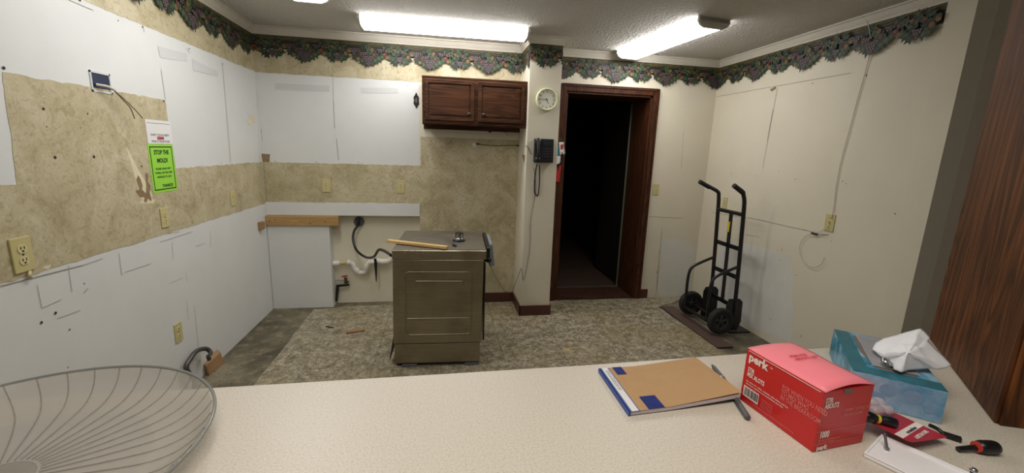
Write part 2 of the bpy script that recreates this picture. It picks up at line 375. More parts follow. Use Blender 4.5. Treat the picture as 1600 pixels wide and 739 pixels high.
mb.box((DX1, 4.0, 0), (XR, 4.38, ZC), 1)
wall_b = mb.build('wall_back', ['white', 'cream', 'recess'], kind='structure')
PX0, PX1, PY = .73, 1.005, 3.62
mb = MB(); mb.box((PX0, PY, 0), (PX1, 4.0, ZC)); pier = mb.build('wall_pier', 'cream', kind='structure', bevel=.003)
# knee wall that carries the counter
mb = MB(); mb.box((-1.5, .42, 0), (1.05, .54, .955)); mb.build('wall_counter', 'warmgrey', kind='structure')
# hallway beyond the doorway
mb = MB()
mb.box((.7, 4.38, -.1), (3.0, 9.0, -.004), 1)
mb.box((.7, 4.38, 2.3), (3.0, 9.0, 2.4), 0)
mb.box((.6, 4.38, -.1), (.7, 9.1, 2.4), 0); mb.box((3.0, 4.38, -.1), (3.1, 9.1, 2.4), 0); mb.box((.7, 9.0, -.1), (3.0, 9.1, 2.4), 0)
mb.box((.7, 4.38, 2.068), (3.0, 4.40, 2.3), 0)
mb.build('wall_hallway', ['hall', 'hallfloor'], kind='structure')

# wallpaper sheets on the walls
def sheet(name, outl, plane, val, parent, m='paper', th=.0015, amp=.003):
    q = ragged(outl, amp)
    if plane == 'L': P = [V((val, a, b)) for a, b in q]; n = (1, 0, 0)
    elif plane == 'R': P = [V((val, a, b)) for a, b in q]; n = (-1, 0, 0)
    elif plane == 'B': P = [V((a, val, b)) for a, b in q]; n = (0, -1, 0)
    return MB().prism(P, n, th).build(name, m, parent)
sheet('wallpaper', [(1.0, 2.075), (3.998, 2.075), (3.998, 2.4), (1.0, 2.4)], 'L', XL, wall_l)
sheet('wallpaper', [(1.0, .985), (3.998, .975), (3.998, 1.335), (2.765, 1.335), (2.745, 1.715), (1.84, 1.712), (1.812, 1.32), (1.0, 1.32)], 'L', XL, wall_l, amp=.004)
sheet('wallpaper', [(XL+.002, 2.07), (PX0-.002, 2.07), (PX0-.002, 2.4), (XL+.002, 2.4)], 'B', YB, wall_b)
sheet('wallpaper', [(XL+.002, .988), (-.19, .988), (-.19, .872), (-.19, .1), (PX0-.002, .1), (PX0-.002, 1.60), (-.178, 1.60), (-.178, 1.34), (XL+.06, 1.335), (XL+.06, 1.385), (XL+.002, 1.385)], 'B', YB, wall_b)
MB().box((XL+.002, 3.990, .872), (-.192, 4.0, .986)).build('white_wallboard_strip', 'white', wall_b)
MB().box((-.175, 3.999, 1.6), (PX0-.002, 4.0, 2.07)).build('bare_wall_patch', 'cream', wall_b)
MB().prism([V((1.55+dx, 0, 0)) for dx in (0,)]*0 or [onY(x, y, YB) for x, y in ((1033, 376), (1052, 372), (1078, 380), (1086, 392), (1077, 462), (1031, 466), (1028, 440), (1034, 405))], (0, -1, 0), .0006).build('skim_patch', 'skim', wall_b)
MB().prism([onX(x, y, XR) for x, y in ragged([(1110, 455), (1128, 378), (1172, 382), (1232, 398), (1240, 440), (1238, 470), (1236, 534), (1180, 512), (1090, 468)], 2.5, 12)][::-1], (-1, 0, 0), .0006).build('skim_patch', 'skim', wall_r)

# crown moulding
def crown(name, a, b, n, ma=0, mbv=0):
    a, b, n = V(a), V(b), V(n); d = (b-a).normalized()
    prof = [(0, -.064), (.006, -.064), (.008, -.052), (.014, -.040), (.022, -.020), (.025, -.013), (.034, -.011), (.034, 0), (0, 0)]
    m = MB(); k = len(prof)
    P = [a+n*p+d*(p*ma)+V((0, 0, ZC+q)) for p, q in prof]; Q = [b+n*p+d*(p*mbv)+V((0, 0, ZC+q)) for p, q in prof]
    m.add(P+Q, [tuple(range(k)), tuple(range(2*k-1, k-1, -1))]+[(i, (i+1) % k, (i+1) % k+k, i+k) for i in range(k)])
    return m.build(name, 'trim', kind='structure')
crown('trim_1', (XL, 1.0, 0), (XL, YB, 0), (1, 0, 0), 0, -1)
crown('trim_2', (XL, YB, 0), (PX0, YB, 0), (0, -1, 0), 1, -1)
crown('trim_3', (PX0, YB, 0), (PX0, PY, 0), (-1, 0, 0), 1, 1)
crown('trim_4', (PX0, PY, 0), (PX1, PY, 0), (0, -1, 0), -1, 1)
crown('trim_5', (PX1, PY, 0), (PX1, YB, 0), (1, 0, 0), -1, -1)
crown('trim_6', (PX1, YB, 0), (XR, YB, 0), (0, -1, 0), 1, -1)
crown('trim_7', (XR, YB, 0), (XR, 2.06, 0), (-1, 0, 0), 1, 0)

# baseboards
MB().box((-.19, 3.985, 0.0), (PX0-.014, 4.0, .1)).box((PX0-.014, PY-.014, 0), (PX0, 4.0, .1)).build('baseboard_back', 'base', kind='structure', bevel=.003)
MB().box((PX0-.014, PY-.014, 0), (PX1+.012, PY, .1)).build('baseboard_pier', 'base', kind='structure', bevel=.003)
MB().box((2.1, 3.985, 0), (2.185, 4.0, .1)).build('baseboard_door', 'base', kind='structure', bevel=.003)

# ------------------------------------------------------------------ fruit border
GC = {'bdark': (30, 30, 20), 'bolive': (78, 70, 40), 'bgold': (112, 94, 54), 'lf1': (22, 40, 27), 'lf2': (36, 56, 34), 'lf3': (72, 86, 56), 'gr1': (44, 22, 30), 'gr2': (58, 32, 38), 'gr3': (148, 130, 138), 'pe1': (112, 74, 44), 'pe2': (78, 36, 34), 'pe3': (116, 92, 48)}
for k, c in GC.items(): Mt[k] = mat(k+'_print', c, .6)
BK = list(GC)
def border(name, s0, s1, fn, nrm, parent, phase=0.0):
    rb = random.Random(11); m = MB(); off = [0.002]
    nrm = V(nrm)
    def add(poly, mi):
        off[0] += .00002
        if max(p[0] for p in poly) < s0 or min(p[0] for p in poly) > s1: return
        m.face([fn(min(max(s, s0), s1), z)+nrm*off[0] for s, z in poly], BK.index(mi))
    def disc(s, z, r, mi, n=8): add([(s+r*math.cos(2*PI*k/n), z+r*math.sin(2*PI*k/n)) for k in range(n)], mi)
    def leaf(s, z, r, a, mi):
        rr = [1.1, .5, .95, .48, .9, .45, .35, .45, .9, .48, .95, .5]
        n = len(rr)
        add([(s+r*q*math.cos(a+2*PI*k/n), z+r*q*math.sin(a+2*PI*k/n)) for k, q in enumerate(rr)], mi)
        add([(s+r*q*.5*math.cos(a+2*PI*k/n), z+r*q*.5*math.sin(a+2*PI*k/n)) for k, q in enumerate(rr)], 'lf3' if mi == 'lf2' else 'lf2')
    add([(s0, 2.262), (s1, 2.262), (s1, 2.372), (s0, 2.372)], 'bdark')
    add([(s0, 2.335), (s1, 2.335), (s1, 2.372), (s0, 2.372)], 'bolive')
    PER = .515
    specs = []
    for i in range(36): specs.append(('leaf', rb.uniform(0, PER), rb.uniform(2.26, 2.342), rb.uniform(.026, .040), rb.uniform(0, 6), rb.choice(['lf1', 'lf2', 'lf1', 'lf3'])))
    for s, z in ((-.075, 2.235), (-.05, 2.215), (.055, 2.222), (.085, 2.24), (-.11, 2.245), (.2, 2.232), (.225, 2.215), (.29, 2.222), (.315, 2.235), (.34, 2.25), (.12, 2.255), (.17, 2.25), (.02, 2.20), (-.02, 2.2)):
        specs.append(('leaf', s, z, rb.uniform(.036, .046), rb.uniform(0, 6), rb.choice(['lf1', 'lf2'])))
    for s, z, r, c in ((-.06, 2.26, .017, 'pe2'), (-.085, 2.225, .014, 'pe1'), (.05, 2.262, .017, 'pe2'), (.03, 2.305, .015, 'pe3'), (.135, 2.27, .019, 'pe2'), (.155, 2.25, .015, 'pe3'), (.15, 2.30, .015, 'pe2'), (.33, 2.262, .017, 'pe1'), (.36, 2.29, .018, 'pe3'), (.4, 2.26, .015, 'pe1'), (.29, 2.30, .016, 'pe2'), (.44, 2.29, .014, 'pe2'), (.22, 2.31, .013, 'pe1')):
        specs.append(('fruit', s, z, r, c))
    def cluster(cx, cz, w, rows):
        for k in range(rows):
            nn = max(1, round(w*(1-k/rows)))
            for j in range(nn): specs.append(('grape', cx+(j-(nn-1)/2)*.0155+rb.uniform(-.003, .003), cz-k*.0135+rb.uniform(-.002, .002), .0092))
    cluster(0, 2.245, 6, 6); cluster(.26, 2.25, 4, 4); cluster(.40, 2.30, 5, 3); cluster(.10, 2.305, 4, 2); cluster(-.03, 2.275, 4, 2)
    k0 = int((s0-phase)/PER)-1
    for k in range(k0, int((s1-phase)/PER)+2):
        b = phase+k*PER
        if b+PER < s0-.3 or b-.3 > s1: continue
        for sp in specs:
            s = sp[1]+b
            if sp[0] == 'leaf': leaf(s, sp[2], sp[3], sp[4], sp[5])
            elif sp[0] == 'fruit':
                disc(s, sp[2], sp[3]*1.12, 'bdark'); disc(s, sp[2], sp[3], sp[4], 10); disc(s-sp[3]*.25, sp[2]+sp[3]*.25, sp[3]*.5, 'pe1' if sp[4] != 'pe1' else 'pe3')
            else:
                disc(s, sp[2], .0105, 'bdark'); disc(s, sp[2], .0088, 'gr1' if int(s*1000) % 2 else 'gr2'); disc(s-.002, sp[2]+.002, .0036, 'gr3', 6)
        for j in range(7): s = b+j*PER/7; add([(s, 2.345), (s+.05, 2.349), (s+.055, 2.353), (s+.004, 2.350)], 'bgold')
    return m.build(name, BK, parent, recalc=False)
border('fruit_border', -3.998, -1.0, lambda s, z: V((XL, -s, z)), (1, 0, 0), wall_l, -3.6)
border('fruit_border', XL+.002, PX0-.002, lambda s, z: V((s, YB, z)), (0, -1, 0), wall_b, -.605)
border('fruit_border', -4.0+.002, -PY, lambda s, z: V((PX0, -s, z)), (-1, 0, 0), pier, -3.6)
border('fruit_border', PX0, PX1, lambda s, z: V((s, PY, z)), (0, -1, 0), pier, .87-.26)
border('fruit_border', PX1+.002, XR-.002, lambda s, z: V((s, YB, z)), (0, -1, 0), wall_b, 1.12)
border('fruit_border', -3.998, -2.062, lambda s, z: V((XR, -s, z)), (-1, 0, 0), wall_r, -3.98)

# ------------------------------------------------------------------ pencil lines, nail holes, scuffs
def marks(parent, fplane, n, lines=(), dots=(), blobs=(), name='pencil_marks'):
    n = V(n); m = MB(); k = 0
    for L_ in lines:
        w = .0022; pts = L_
        if isinstance(L_[0], (int, float)): w = L_[0]; pts = L_[1:]
        for a, b in zip(pts, pts[1:]):
            p, q = fplane(*a), fplane(*b); d = (q-p).normalized().cross(n)*w*.5; k += 1
            m.face([p-d+n*.0022, q-d+n*.0022, q+d+n*.0022, p+d+n*.0022], 0)
    for x, y, r in dots:
        c = fplane(x, y); a = n.cross(V((0, 0, 1))); m.face([c+n*.0023+(a*math.cos(t*PI/4)+V((0, 0, 1))*math.sin(t*PI/4))*r for t in range(8)], 1)
    for mi, th, poly in blobs:
        m.face([fplane(*p)+n*(.0017+th) for p in poly], mi)
    return m.build(name, ['pencil', 'hole', 'tear', 'glue', 'smudge', 'faint', 'skim', 'dirt'], parent)
fl = lambda x, y: onX(x, y, XL)
marks(wall_l, fl, (1, 0, 0),
  lines=[(.003, (251, 108), (258, 156)), (.0035, (347, 98), (360, 253)), ((106, 415), (112, 456)), ((185, 395), (190, 430)), ((57, 445), (65, 482)), ((66, 481), (95, 468)),
         ((130, 458), (137, 450)), ((195, 425), (235, 412)), ((268, 378), (270, 405)), ((328, 360), (329, 385)), ((305, 385), (320, 380)), ((265, 443), (285, 434)), ((291, 470), (294, 500)), ((303, 478), (310, 545)),
         ((262, 365), (280, 362)), (.004, (0, 447), (130, 414)), ((130, 414), (160, 404)), ((250, 378), (300, 362)), ((400, 130), (408, 310)), ((107, 0), (145, 16)), (.003, (223, 40), (225, 50)), ((290, 75), (296, 82)), (.004, (412, 255), (420, 312)), ((88, 498), (125, 485)), ((290, 425), (292, 440)), ((385, 175), (398, 192))],
  dots=[(67, 170, .006), (85, 246, .007), (146, 245, .007), (221, 260, .005), (72, 198, .003), (136, 178, .004), (125, 200, .003), (5, 106, .006), (86, 489, .006), (64, 504, .006), (108, 515, .004), (255, 158, .006), (347, 100, .004), (124, 0, .006), (131, 443, .003), (184, 32, .003), (105, 574, .003), (222, 42, .004), (295, 76, .004), (315, 258, .003), (345, 256, .003)],
  blobs=[(2, 0, [(197, 229), (214, 262), (236, 300), (240, 318), (222, 317), (206, 262)]),
         (3, .0004, [(212.0, 280.8), (215.1, 273.7), (219.1, 279.8), (222.2, 289.9), (221.2, 296.0), (227.3, 302.1), (227.9, 289.9), (225.9, 271.6), (230.3, 269.6), (231.3, 275.7), (230.3, 283.8), (234.4, 289.9), (233.4, 302.1), (236.4, 310.2), (235.4, 314.7), (230.3, 310.2), (228.3, 316.3), (224.2, 315.3), (225.2, 308.2), (218.1, 308.2), (212.0, 300.1), (211.0, 298.0), (217.1, 296.0)]),
         (2, .0003, [(385, 190), (398, 178), (396, 192), (390, 196)]), (4, 0, [(300, 92), (340, 112), (340, 120), (302, 110)]), (4, 0, [(246, 72), (292, 84), (292, 96), (250, 90)]),
         (2, .0003, [(218, 314), (242, 311), (240, 316), (220, 318)]), (2, .0003, [(65, 417), (80, 413), (74, 422)])])
fb = lambda x, y: onY(x, y, YB)
marks(wall_b, fb, (0, -1, 0),
  lines=[(.004, (521, 158), (523, 200)), (.004, (526, 217), (529, 250)), ((520, 118), (521, 158)), ((501, 320), (501, 337)), ((639, 318), (640, 332)), ((536, 255), (536, 285)), (.004, (412, 255), (417, 312)), ((408, 200), (410, 220)),
         (.003, (1010, 338), (1066, 341)), (.004, (1034, 362), (1025, 455)), ((1068, 205), (1064, 265)), (.003, (1024, 464), (1030, 415))],
  dots=[(494, 253, .004), (560, 254, .004), (430, 252, .004), (637, 134, .003), (566, 254, .003), (522, 318, .003), (570, 322, .003), (1027, 440, .005), (1056, 432, .004), (1034, 358, .004), (1030, 395, .005), (1026, 425, .006), (408, 205, .003)],
  blobs=[(3, 0, [(408, 240), (422, 241), (421, 253), (411, 253)]), (4, 0, [(430, 130), (515, 134), (515, 143), (430, 140)]), (4, 0, [(563, 137), (622, 138), (622, 146), (565, 145)])])
fr = lambda x, y: onX(x, y, XR)
marks(wall_r, fr, (-1, 0, 0),
  lines=[(.003, (1120, 151), (1330, 114)), (.0025, (1215, 138), (1192, 262)), (.003, (1208, 170), (1199, 220)), ((1153, 146), (1152, 151)), (.0035, (1113, 332), (1180, 342)), (.003, (1180, 342), (1260, 360)), (.003, (1255, 358), (1275, 364)),
         ((1165, 366), (1186, 370))],
  dots=[(1270, 130, .004), (1354, 118, .005), (1143, 271, .004), (1180, 275, .003), (1243, 280, .004), (1399, 334, .004), (1222, 390, .004), (1220, 406, .003), (1244, 430, .004), (1204, 499, .004), (1251, 525, .004), (1317, 283, .004), (1322, 287, .003), (1299, 377, .003), (1209, 173, .003), (1217, 268, .003)],
  blobs=[(3, 0, [(1203, 140), (1212, 135), (1213, 138), (1206, 143)])])
fs_ = lambda x, y: onX(x, y, PX0)
MB().face([fs_(*p)+V((-.0015, 0, 0)) for p in ((816, 241), (821, 243), (819, 256))]).build('torn_patch', 'glue', pier)
MB().face([onY(x, y, PY)+V((0, -.001, 0)) for x, y in ((825, 350), (827, 350), (827, 358), (825, 358))]).build('scuff_mark', 'smudge', pier)

# ------------------------------------------------------------------ doorway
cs = MB()
cs.box((DX0-.065, 3.975, .0), (DX0, 4.0, DZ+.062)); cs.box((DX1, 3.975, 0), (DX1+.065, 4.0, DZ+.062)); cs.box((DX0, 3.975, DZ), (DX1, 4.0, DZ+.062))
cs.box((DX0-.065, 3.968, .0), (DX0-.045, 3.975, DZ+.062)); cs.box((DX1+.045, 3.968, 0), (DX1+.065, 3.975, DZ+.062)); cs.box((DX0-.045, 3.968, DZ+.042), (DX1+.045, 3.975, DZ+.062))
door = cs.build('door_1', 'casing', kind='structure', bevel=.003)
MB().box((DX0, 3.99, 0), (DX0+.018, 4.38, DZ)).box((DX1-.018, 3.99, 0), (DX1, 4.38, DZ)).box((DX0, 3.99, DZ-.018), (DX1, 4.38, DZ)).build('door_jamb', 'casing', door)
MB().box((DX0+.018, 4.0, 0.005), (DX1-.018, 4.36, .012)).build('door_sill', 'sill', door)
MB().box((DX0+.018, 4.36, 0.004), (DX1-.018, 4.385, .016)).build('threshold_strip', 'alum', door)
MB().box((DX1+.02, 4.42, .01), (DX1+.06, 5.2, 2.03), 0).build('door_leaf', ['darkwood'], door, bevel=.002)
MB().box((DX1-.03, 4.385, .005), (DX1+.0, 4.395, 2.04)).build('door_edge_strip', 'greenedge', door)

# ------------------------------------------------------------------ ceiling fixtures
def fixture(label, c, ang, length=1.27, w=.25):
    t = thing('fluorescent_fixture', label, 'ceiling light', (c[0], c[1], ZC), 'wraparound fluorescent ceiling lights')
    R_ = Matrix.Translation((c[0], c[1], ZC)) @ Matrix.Rotation(ang, 4, 'Z')
    h = length/2
    MB().box((-h, -w/2+.012, -.03), (h, w/2-.012, 0), 0, R_).build('housing', 'fixbody', t)
    prof = [(-w/2, -.004), (-w/2, -.028), (-w/2+.018, -.052), (-w/2+.05, -.064), (w/2-.05, -.064), (w/2-.018, -.052), (w/2, -.028), (w/2, -.004)]
    m = MB(); a = [R_ @ V((-h+.02, y, z)) for y, z in prof]; b = [R_ @ V((h-.02, y, z)) for y, z in prof]; k = len(prof)
    m.add(a+b, [(i, i+1, i+1+k, i+k) for i in range(k-1)]); m.build('diffuser', 'diffuser', t, recalc=False)
    for sgn in (-1, 1):
        e = [(-w/2-.003, 0), (-w/2-.003, -.032), (-w/2+.018, -.056), (-w/2+.05, -.069), (w/2-.05, -.069), (w/2-.018, -.056), (w/2+.003, -.032), (w/2+.003, 0)]
        MB().prism([R_ @ V((sgn*(h-.022), y, z)) for y, z in e], R_.to_3x3() @ V((sgn, 0, 0)), .022).build('end_cap', 'fixend', t, bevel=.003)
fixture('long white fluorescent ceiling light parallel to the back wall, above the brown cupboard', (.045, 3.535), math.radians(-.8), 1.28, .235)
fixture('white fluorescent ceiling light running front to back near the doorway and right wall', (1.775, 3.37), math.radians(97-.5), 1.10, .25)
fixture('ceiling light cut off by the top edge of the photo at the left', (-.80, 2.42), math.radians(91), 1.27, .25)

# ------------------------------------------------------------------ outlets and switches
def outlet(c, u, n, label, kind='duplex', s=1.0, tilt=0, grp='almond wall plates'):
    u, n = V(u), V(n); t = thing('light_switch' if kind == 'switch' else 'wall_outlet', label, 'light switch' if kind == 'switch' else 'outlet', c, grp)
    mx = frame(V(c), u, (0, 0, 1)) @ Matrix.Rotation(tilt, 4, 'Z') @ Matrix.Scale(s, 4)
    if mx.to_3x3() @ V((0, 0, 1)) @ n < 0: mx = mx @ Matrix.Rotation(PI, 4, 'Y')
    MB().box((-.035, -.0575, 0), (.035, .0575, .006), 0, mx).build('cover_plate', 'almond', t, bevel=.002*s)
    if kind == 'duplex':
        for yy in (-.0195, .0195):
            m = MB(); m.prism([mx @ V((.0165*math.cos(a*PI/10), yy+min(.0135, max(-.0135, .0165*math.sin(a*PI/10))), .005)) for a in range(20)], mx.to_3x3() @ V((0, 0, 1)), .003*s)
            f = m.build('receptacle', 'almond2', t)
            m = MB()
            for xx in (-.006, .006): m.box((xx-.0014, yy-.001, .0083), (xx+.0014, yy+.008, .0088), 0, mx)
            m.box((-.003, yy-.0095, .0083), (.003, yy-.0045, .0088), 0, mx)
            m.build('slot', 'slot', f)
        MB().box((-.0025, -.0025, .006), (.0025, .0025, .0075), 0, mx).build('screw', 'brass', t)
    elif kind == 'switch':
        MB().box((-.005, -.012, .006), (.005, .012, .0085), 0, mx).box((-.004, 0, .0085), (.004, .011, .018), 0, mx).build('toggle', 'almond2', t)
        MB().box((-.0025, -.034, .006), (.0025, -.029, .0072), 0, mx).build('screw', 'brass', t); MB().box((-.0025, .029, .006), (.0025, .034, .0072), 0, mx).build('screw', 'brass', t)
    return t
outlet(fl(32, 398)+V((.0016, 0, 0)), (0, 1, 0), (1, 0, 0), 'large almond outlet at the far left, on the wallpaper just above the white paint edge', s=1.12)
MB().tube([fl(44, 424)+V((.004, 0, 0)), fl(40, 431)+V((.012, 0, 0)), fl(45, 433)+V((.006, 0, 0))], .006, sub=4).build('pipe_stub', 'pvcold', wall_l)
outlet(fl(256, 340)+V((.0016, 0, 0)), (0, 1, 0), (1, 0, 0), 'almond outlet on left wallpaper, below and right of the green sign', s=.95)
outlet(fl(363, 310)+V((.0016, 0, 0)), (0, 1, 0), (1, 0, 0), 'almond outlet on the left wallpaper closest to the back corner', s=.95)
outlet(fl(278, 519), (0, 1, 0), (1, 0, 0), 'almond outlet low on the white left wall above the bent hose', s=1.0)
outlet(fb(510, 290)+V((0, -.0016, 0)), (1, 0, 0), (0, -1, 0), 'left of the two almond outlets on the back wallpaper')
outlet(fb(626, 292)+V((0, -.0016, 0)), (1, 0, 0), (0, -1, 0), 'right of the two almond outlets on the back wallpaper', 'duplex')
outlet(fb(1024.5, 296), (1, 0, 0), (0, -1, 0), 'almond light switch on the cream wall right of the dark doorway', 'switch', .95)
outlet(fr(1133, 317), (0, 1, 0), (-1, 0, 0), 'almond outlet behind the hand truck handles', 'duplex', .95)
outlet(fr(1297, 348), (0, 1, 0), (-1, 0, 0), 'almond plate on the right wall with a thin cable running up from it', 'switch', 1.05)
# ornate dark plate
c = fb(650.5, 157); t = thing('ornate_plate', 'small ornate dark bronze plate on white wall left of the cupboard', 'wall plate', c)
out = [(-.02, -.035), (-.01, -.045), (-.006, -.06), (0, -.066), (.006, -.06), (.01, -.045), (.02, -.035), (.024, -.02), (.018, 0), (.024, .02), (.02, .035), (.01, .045), (.006, .06), (0, .066), (-.006, .06), (-.01, .045), (-.02, .035), (-.024, .02), (-.018, 0), (-.024, -.02)]
MB().prism([c+V((a, -.0002, b)) for a, b in out], (0, -1, 0), .008).build('plate', 'bronze', t, bevel=.001)
MB().box((c.x-.007, c.y-.012, c.z-.02), (c.x+.007, c.y-.008, c.z+.02)).build('socket', 'greyp', t)

# junction box with wires
c = fl(157, 129); m = MB(); 
for (a, b) in (((-.06, -.045), (.06, -.037)), ((-.06, .037), (.06, .045)), ((-.06, -.045), (-.052, .045)), ((.052, -.045), (.06, .045))):
    m.box((c.x-.0, c.y+a[0], c.z+a[1]), (c.x+.004, c.y+b[0], c.z+b[1]), 1)
m.box((c.x+.0003, c.y-.055, c.z-.04), (c.x+.001, c.y+.055, c.z+.04), 0)
jb = thing('junction_box', 'dark blue open electrical box set in the left wall with loose wires', 'electrical box', c)
m.build('box_frame', ['navy', 'faint'], jb)
def wl(*p): return [fl(x, y)+V((d, 0, 0)) for x, y, d in p]
MB().tube(wl((148, 132, .004), (157, 135, .03), (165, 141, .04)), .006, sub=5).build('cable_sheath', 'wirewhite', jb)
MB().tube(wl((163, 140, .038), (178, 155, .045), (192, 170, .05), (205, 184, .05)), .0022, 6, sub=5).build('wire', 'copper', jb)
MB().tube(wl((163, 140, .038), (176, 156, .045), (187, 168, .045), (196, 185, .04)), .0022, 6, sub=5).build('wire', 'wiregrey', jb)

# paper signs on left wall
def wallq(c4, n, th, off, name, m, parent=None):
    return MB().prism([p+V(n)*off for p in c4], n, th).build(name, m, parent)
A, B_, D_ = fl(231, 225), fl(270, 226), fl(240, 302)
gz1, gz0 = fl(232, 225).z, fl(241, 302).z; gy0 = fl(234, 262).y; gw = .24
gy1 = fl(273, 262).y
sg = thing('mold_notice', 'lime green paper notice with STOP THE MOLD! in a dark green frame', 'sign', V((XL+.002, (gy0+gy1)/2, gz0)))
def rect(y0, y1, z0, z1, x): return [V((x, y0, z0)), V((x, y1, z0)), V((x, y1, z1)), V((x, y0, z1))]
wallq(rect(gy0, gy1, gz0, gz1, XL), (1, 0, 0), .001, .0018, 'sheet', 'lime', sg)
m = MB(); w_ = .006; i_ = .012
for (a, b, e, f) in ((gy0+i_, gy1-i_, gz0+i_, gz0+i_+w_), (gy0+i_, gy1-i_, gz1-i_-w_, gz1-i_), (gy0+i_, gy0+i_+w_, gz0+i_, gz1-i_), (gy1-i_-w_, gy1-i_, gz0+i_, gz1-i_)):
    m.prism(rect(a, b, e, f, XL+.0029), (1, 0, 0), .0003)
m.build('printed_frame', 'ink', sg)
def tl(body, yc, z, size, mname, parent, bold=0, sx=1.0):
    mx = frame((XL+.0032, yc, z), (0, 1, 0), (0, 0, 1))
    return text('lettering', body, size, mx, mname, parent, bold, align='CENTER', sx=sx)
gc = (gy0+gy1)/2; gh = gz1-gz0; gw = gy1-gy0
tl('STOP THE', gc, gz0+gh*.79, gh*.125, 'ink', sg, .0012, gw/.235*.95); tl('MOLD!', gc, gz0+gh*.62, gh*.125, 'ink', sg, .0012, gw/.235)
tl('PLEASE HANG WET', gc, gz0+gh*.47, gh*.058, 'ink', sg, .0003, gw/.235*1.1); tl('TOWELS ON THE OVEN', gc, gz0+gh*.385, gh*.058, 'ink', sg, .0003, gw/.235); tl('HANDLES TO DRY', gc, gz0+gh*.30, gh*.058, 'ink', sg, .0003, gw/.235*1.1)
tl('THANKS!!!', gc+.02, gz0+gh*.1, gh*.09, 'ink', sg, .0006, gw/.235*.95)
wz1 = fl(226, 186).z; wy0, wy1 = fl(228, 205).y, fl(267, 205).y
ws = thing('white_notice', 'white paper notice with a red word, pinned above the green one', 'sign', V((XL+.002, (wy0+wy1)/2, gz1)))
wallq(rect(wy0, wy1, gz1+.002, wz1, XL), (1, 0, 0), .001, .0018, 'sheet', 'sheet', ws)
wc = (wy0+wy1)/2; wh = wz1-gz1
MB().prism(rect(wy0+.01, wy1-.01, gz1+wh*.86, gz1+wh*.875, XL+.0029), (1, 0, 0), .0003).build('printed_line', 'blackink', ws)
tl("DON'T TOUCH DIRTY", wc, gz1+wh*.34, .017, 'blackink', ws, 0, gw/.235); tl('GERMS', wc, gz1+wh*.2, .021, 'redink', ws, .0012, gw/.235); tl('WASH IT FROM YOUR', wc, gz1+wh*.07, .017, 'blackink', ws, 0, gw/.235)

# ------------------------------------------------------------------ wall cupboard
CX0, CX1, CZ0, CZ1, CY = -.148, .729, 1.700, 2.078, 3.68
cab = thing('wall_cupboard', 'dark cherry wood two-door cupboard hung on the back wall', 'cupboard', (.29, 3.84, CZ0))
MB().box((CX0, CY+.02, CZ0+.01), (CX1, 3.998, CZ1)).build('body', 'cab', cab)
m = MB(); st = .04
m.box((CX0, CY, CZ0), (CX0+st, CY+.02, CZ1)); m.box((CX1-st, CY, CZ0), (CX1, CY+.02, CZ1)); m.box((.265, CY, CZ0+.045), (.325, CY+.02, CZ1-.04))
m.box((CX0+st, CY, CZ0), (CX1-st, CY+.02, CZ0+.045)); m.box((CX0+st, CY, CZ1-.04), (CX1-st, CY+.02, CZ1)); m.box((CX0-.002, CY-.002, CZ1-.012), (CX1, CY, CZ1))
m.build('face_frame', 'cab', cab, bevel=.002)
for x0, x1, kx in ((CX0+.022, .278, .235), (.312, CX1-.022, .358)):
    z0, z1 = CZ0+.03, CZ1-.026
    m = MB(); y = CY-.018; s_ = .030
    m.box((x0, y, z0), (x0+s_, CY-.0005, z1)); m.box((x1-s_, y, z0), (x1, CY-.0005, z1)); m.box((x0+s_, y, z0), (x1-s_, CY-.0005, z0+s_)); m.box((x0+s_, y, z1-s_), (x1-s_, CY-.0005, z1))
    m.box((x0+s_, CY-.010, z0+s_), (x1-s_, CY-.0005, z1-s_))
    a, b, c_, d_ = x0+s_+.006, x1-s_-.006, z0+s_+.006, z1-s_-.006; e = .012
    P = [(a, CY-.0101, c_), (b, CY-.0101, c_), (b, CY-.0101, d_), (a, CY-.0101, d_), (a+e, CY-.0135, c_+e), (b-e, CY-.0135, c_+e), (b-e, CY-.0135, d_-e), (a+e, CY-.0135, d_-e)]
    m.add(P, [(4, 5, 6, 7), (0, 1, 5, 4), (1, 2, 6, 5), (2, 3, 7, 6), (3, 0, 4, 7)])
    d = m.build('cupboard_door', 'cab', cab, bevel=.0025)
    MB().lathe([(0, .028), (.010, .028), (.0165, .022), (.0165, .017), (.008, .012), (.006, .0), (.011, 0)], (kx, y, z0+.055), (0, -1, 0), 20).build('knob', 'knob', d)
    hx = x0-.004 if x0 < 0 else x1+.004
    for hz in (z0+.05, z1-.05): MB().tube([(hx, y+.008, hz-.02), (hx, y+.008, hz+.02)], .004, 8).build('hinge', 'bronze', d)
MB().box((CX0, CY+.02, CZ0-.006), (CX1, CY+.036, CZ0+.01)).box((CX0, 3.975, CZ0-.03), (CX1, 3.998, CZ0+.01)).build('light_rail', 'cab', cab)
# hole with wires under cupboard and phone jack cable
c = fb(766, 205); h = thing('hole_with_wires', 'black hole under the cupboard with short frayed wires', 'wires', c)
MB().prism([c+V((.018*math.cos(k*.7), -.0012, .014*math.sin(k*.7)+.004*math.sin(k*2))) for k in range(9)], (0, -1, 0), .0006).build('hole', 'hole', h)
def wb(*p): return [fb(x, y)+V((0, -d, 0)) for x, y, d in p]
MB().tube(wb((766, 205, .003), (775, 204, .015), (787, 206, .02), (794, 212, .02)), .0018, 6, sub=5).tube(wb((775, 203, .012), (786, 203, .02), (792, 204, .02)), .0012, 6, sub=5).build('wire', 'copper', h)
c = fb(742, 226); t = thing('cable_outlet', 'small round white cable outlet with a dark wire leading right to the phone', 'cable', c)
MB().lathe([(0, .004), (.018, .004), (.022, .0), (.022, -.001)], c+V((0, -.0016, 0)), (0, -1, 0), 20).build('cover', 'pvc', t)
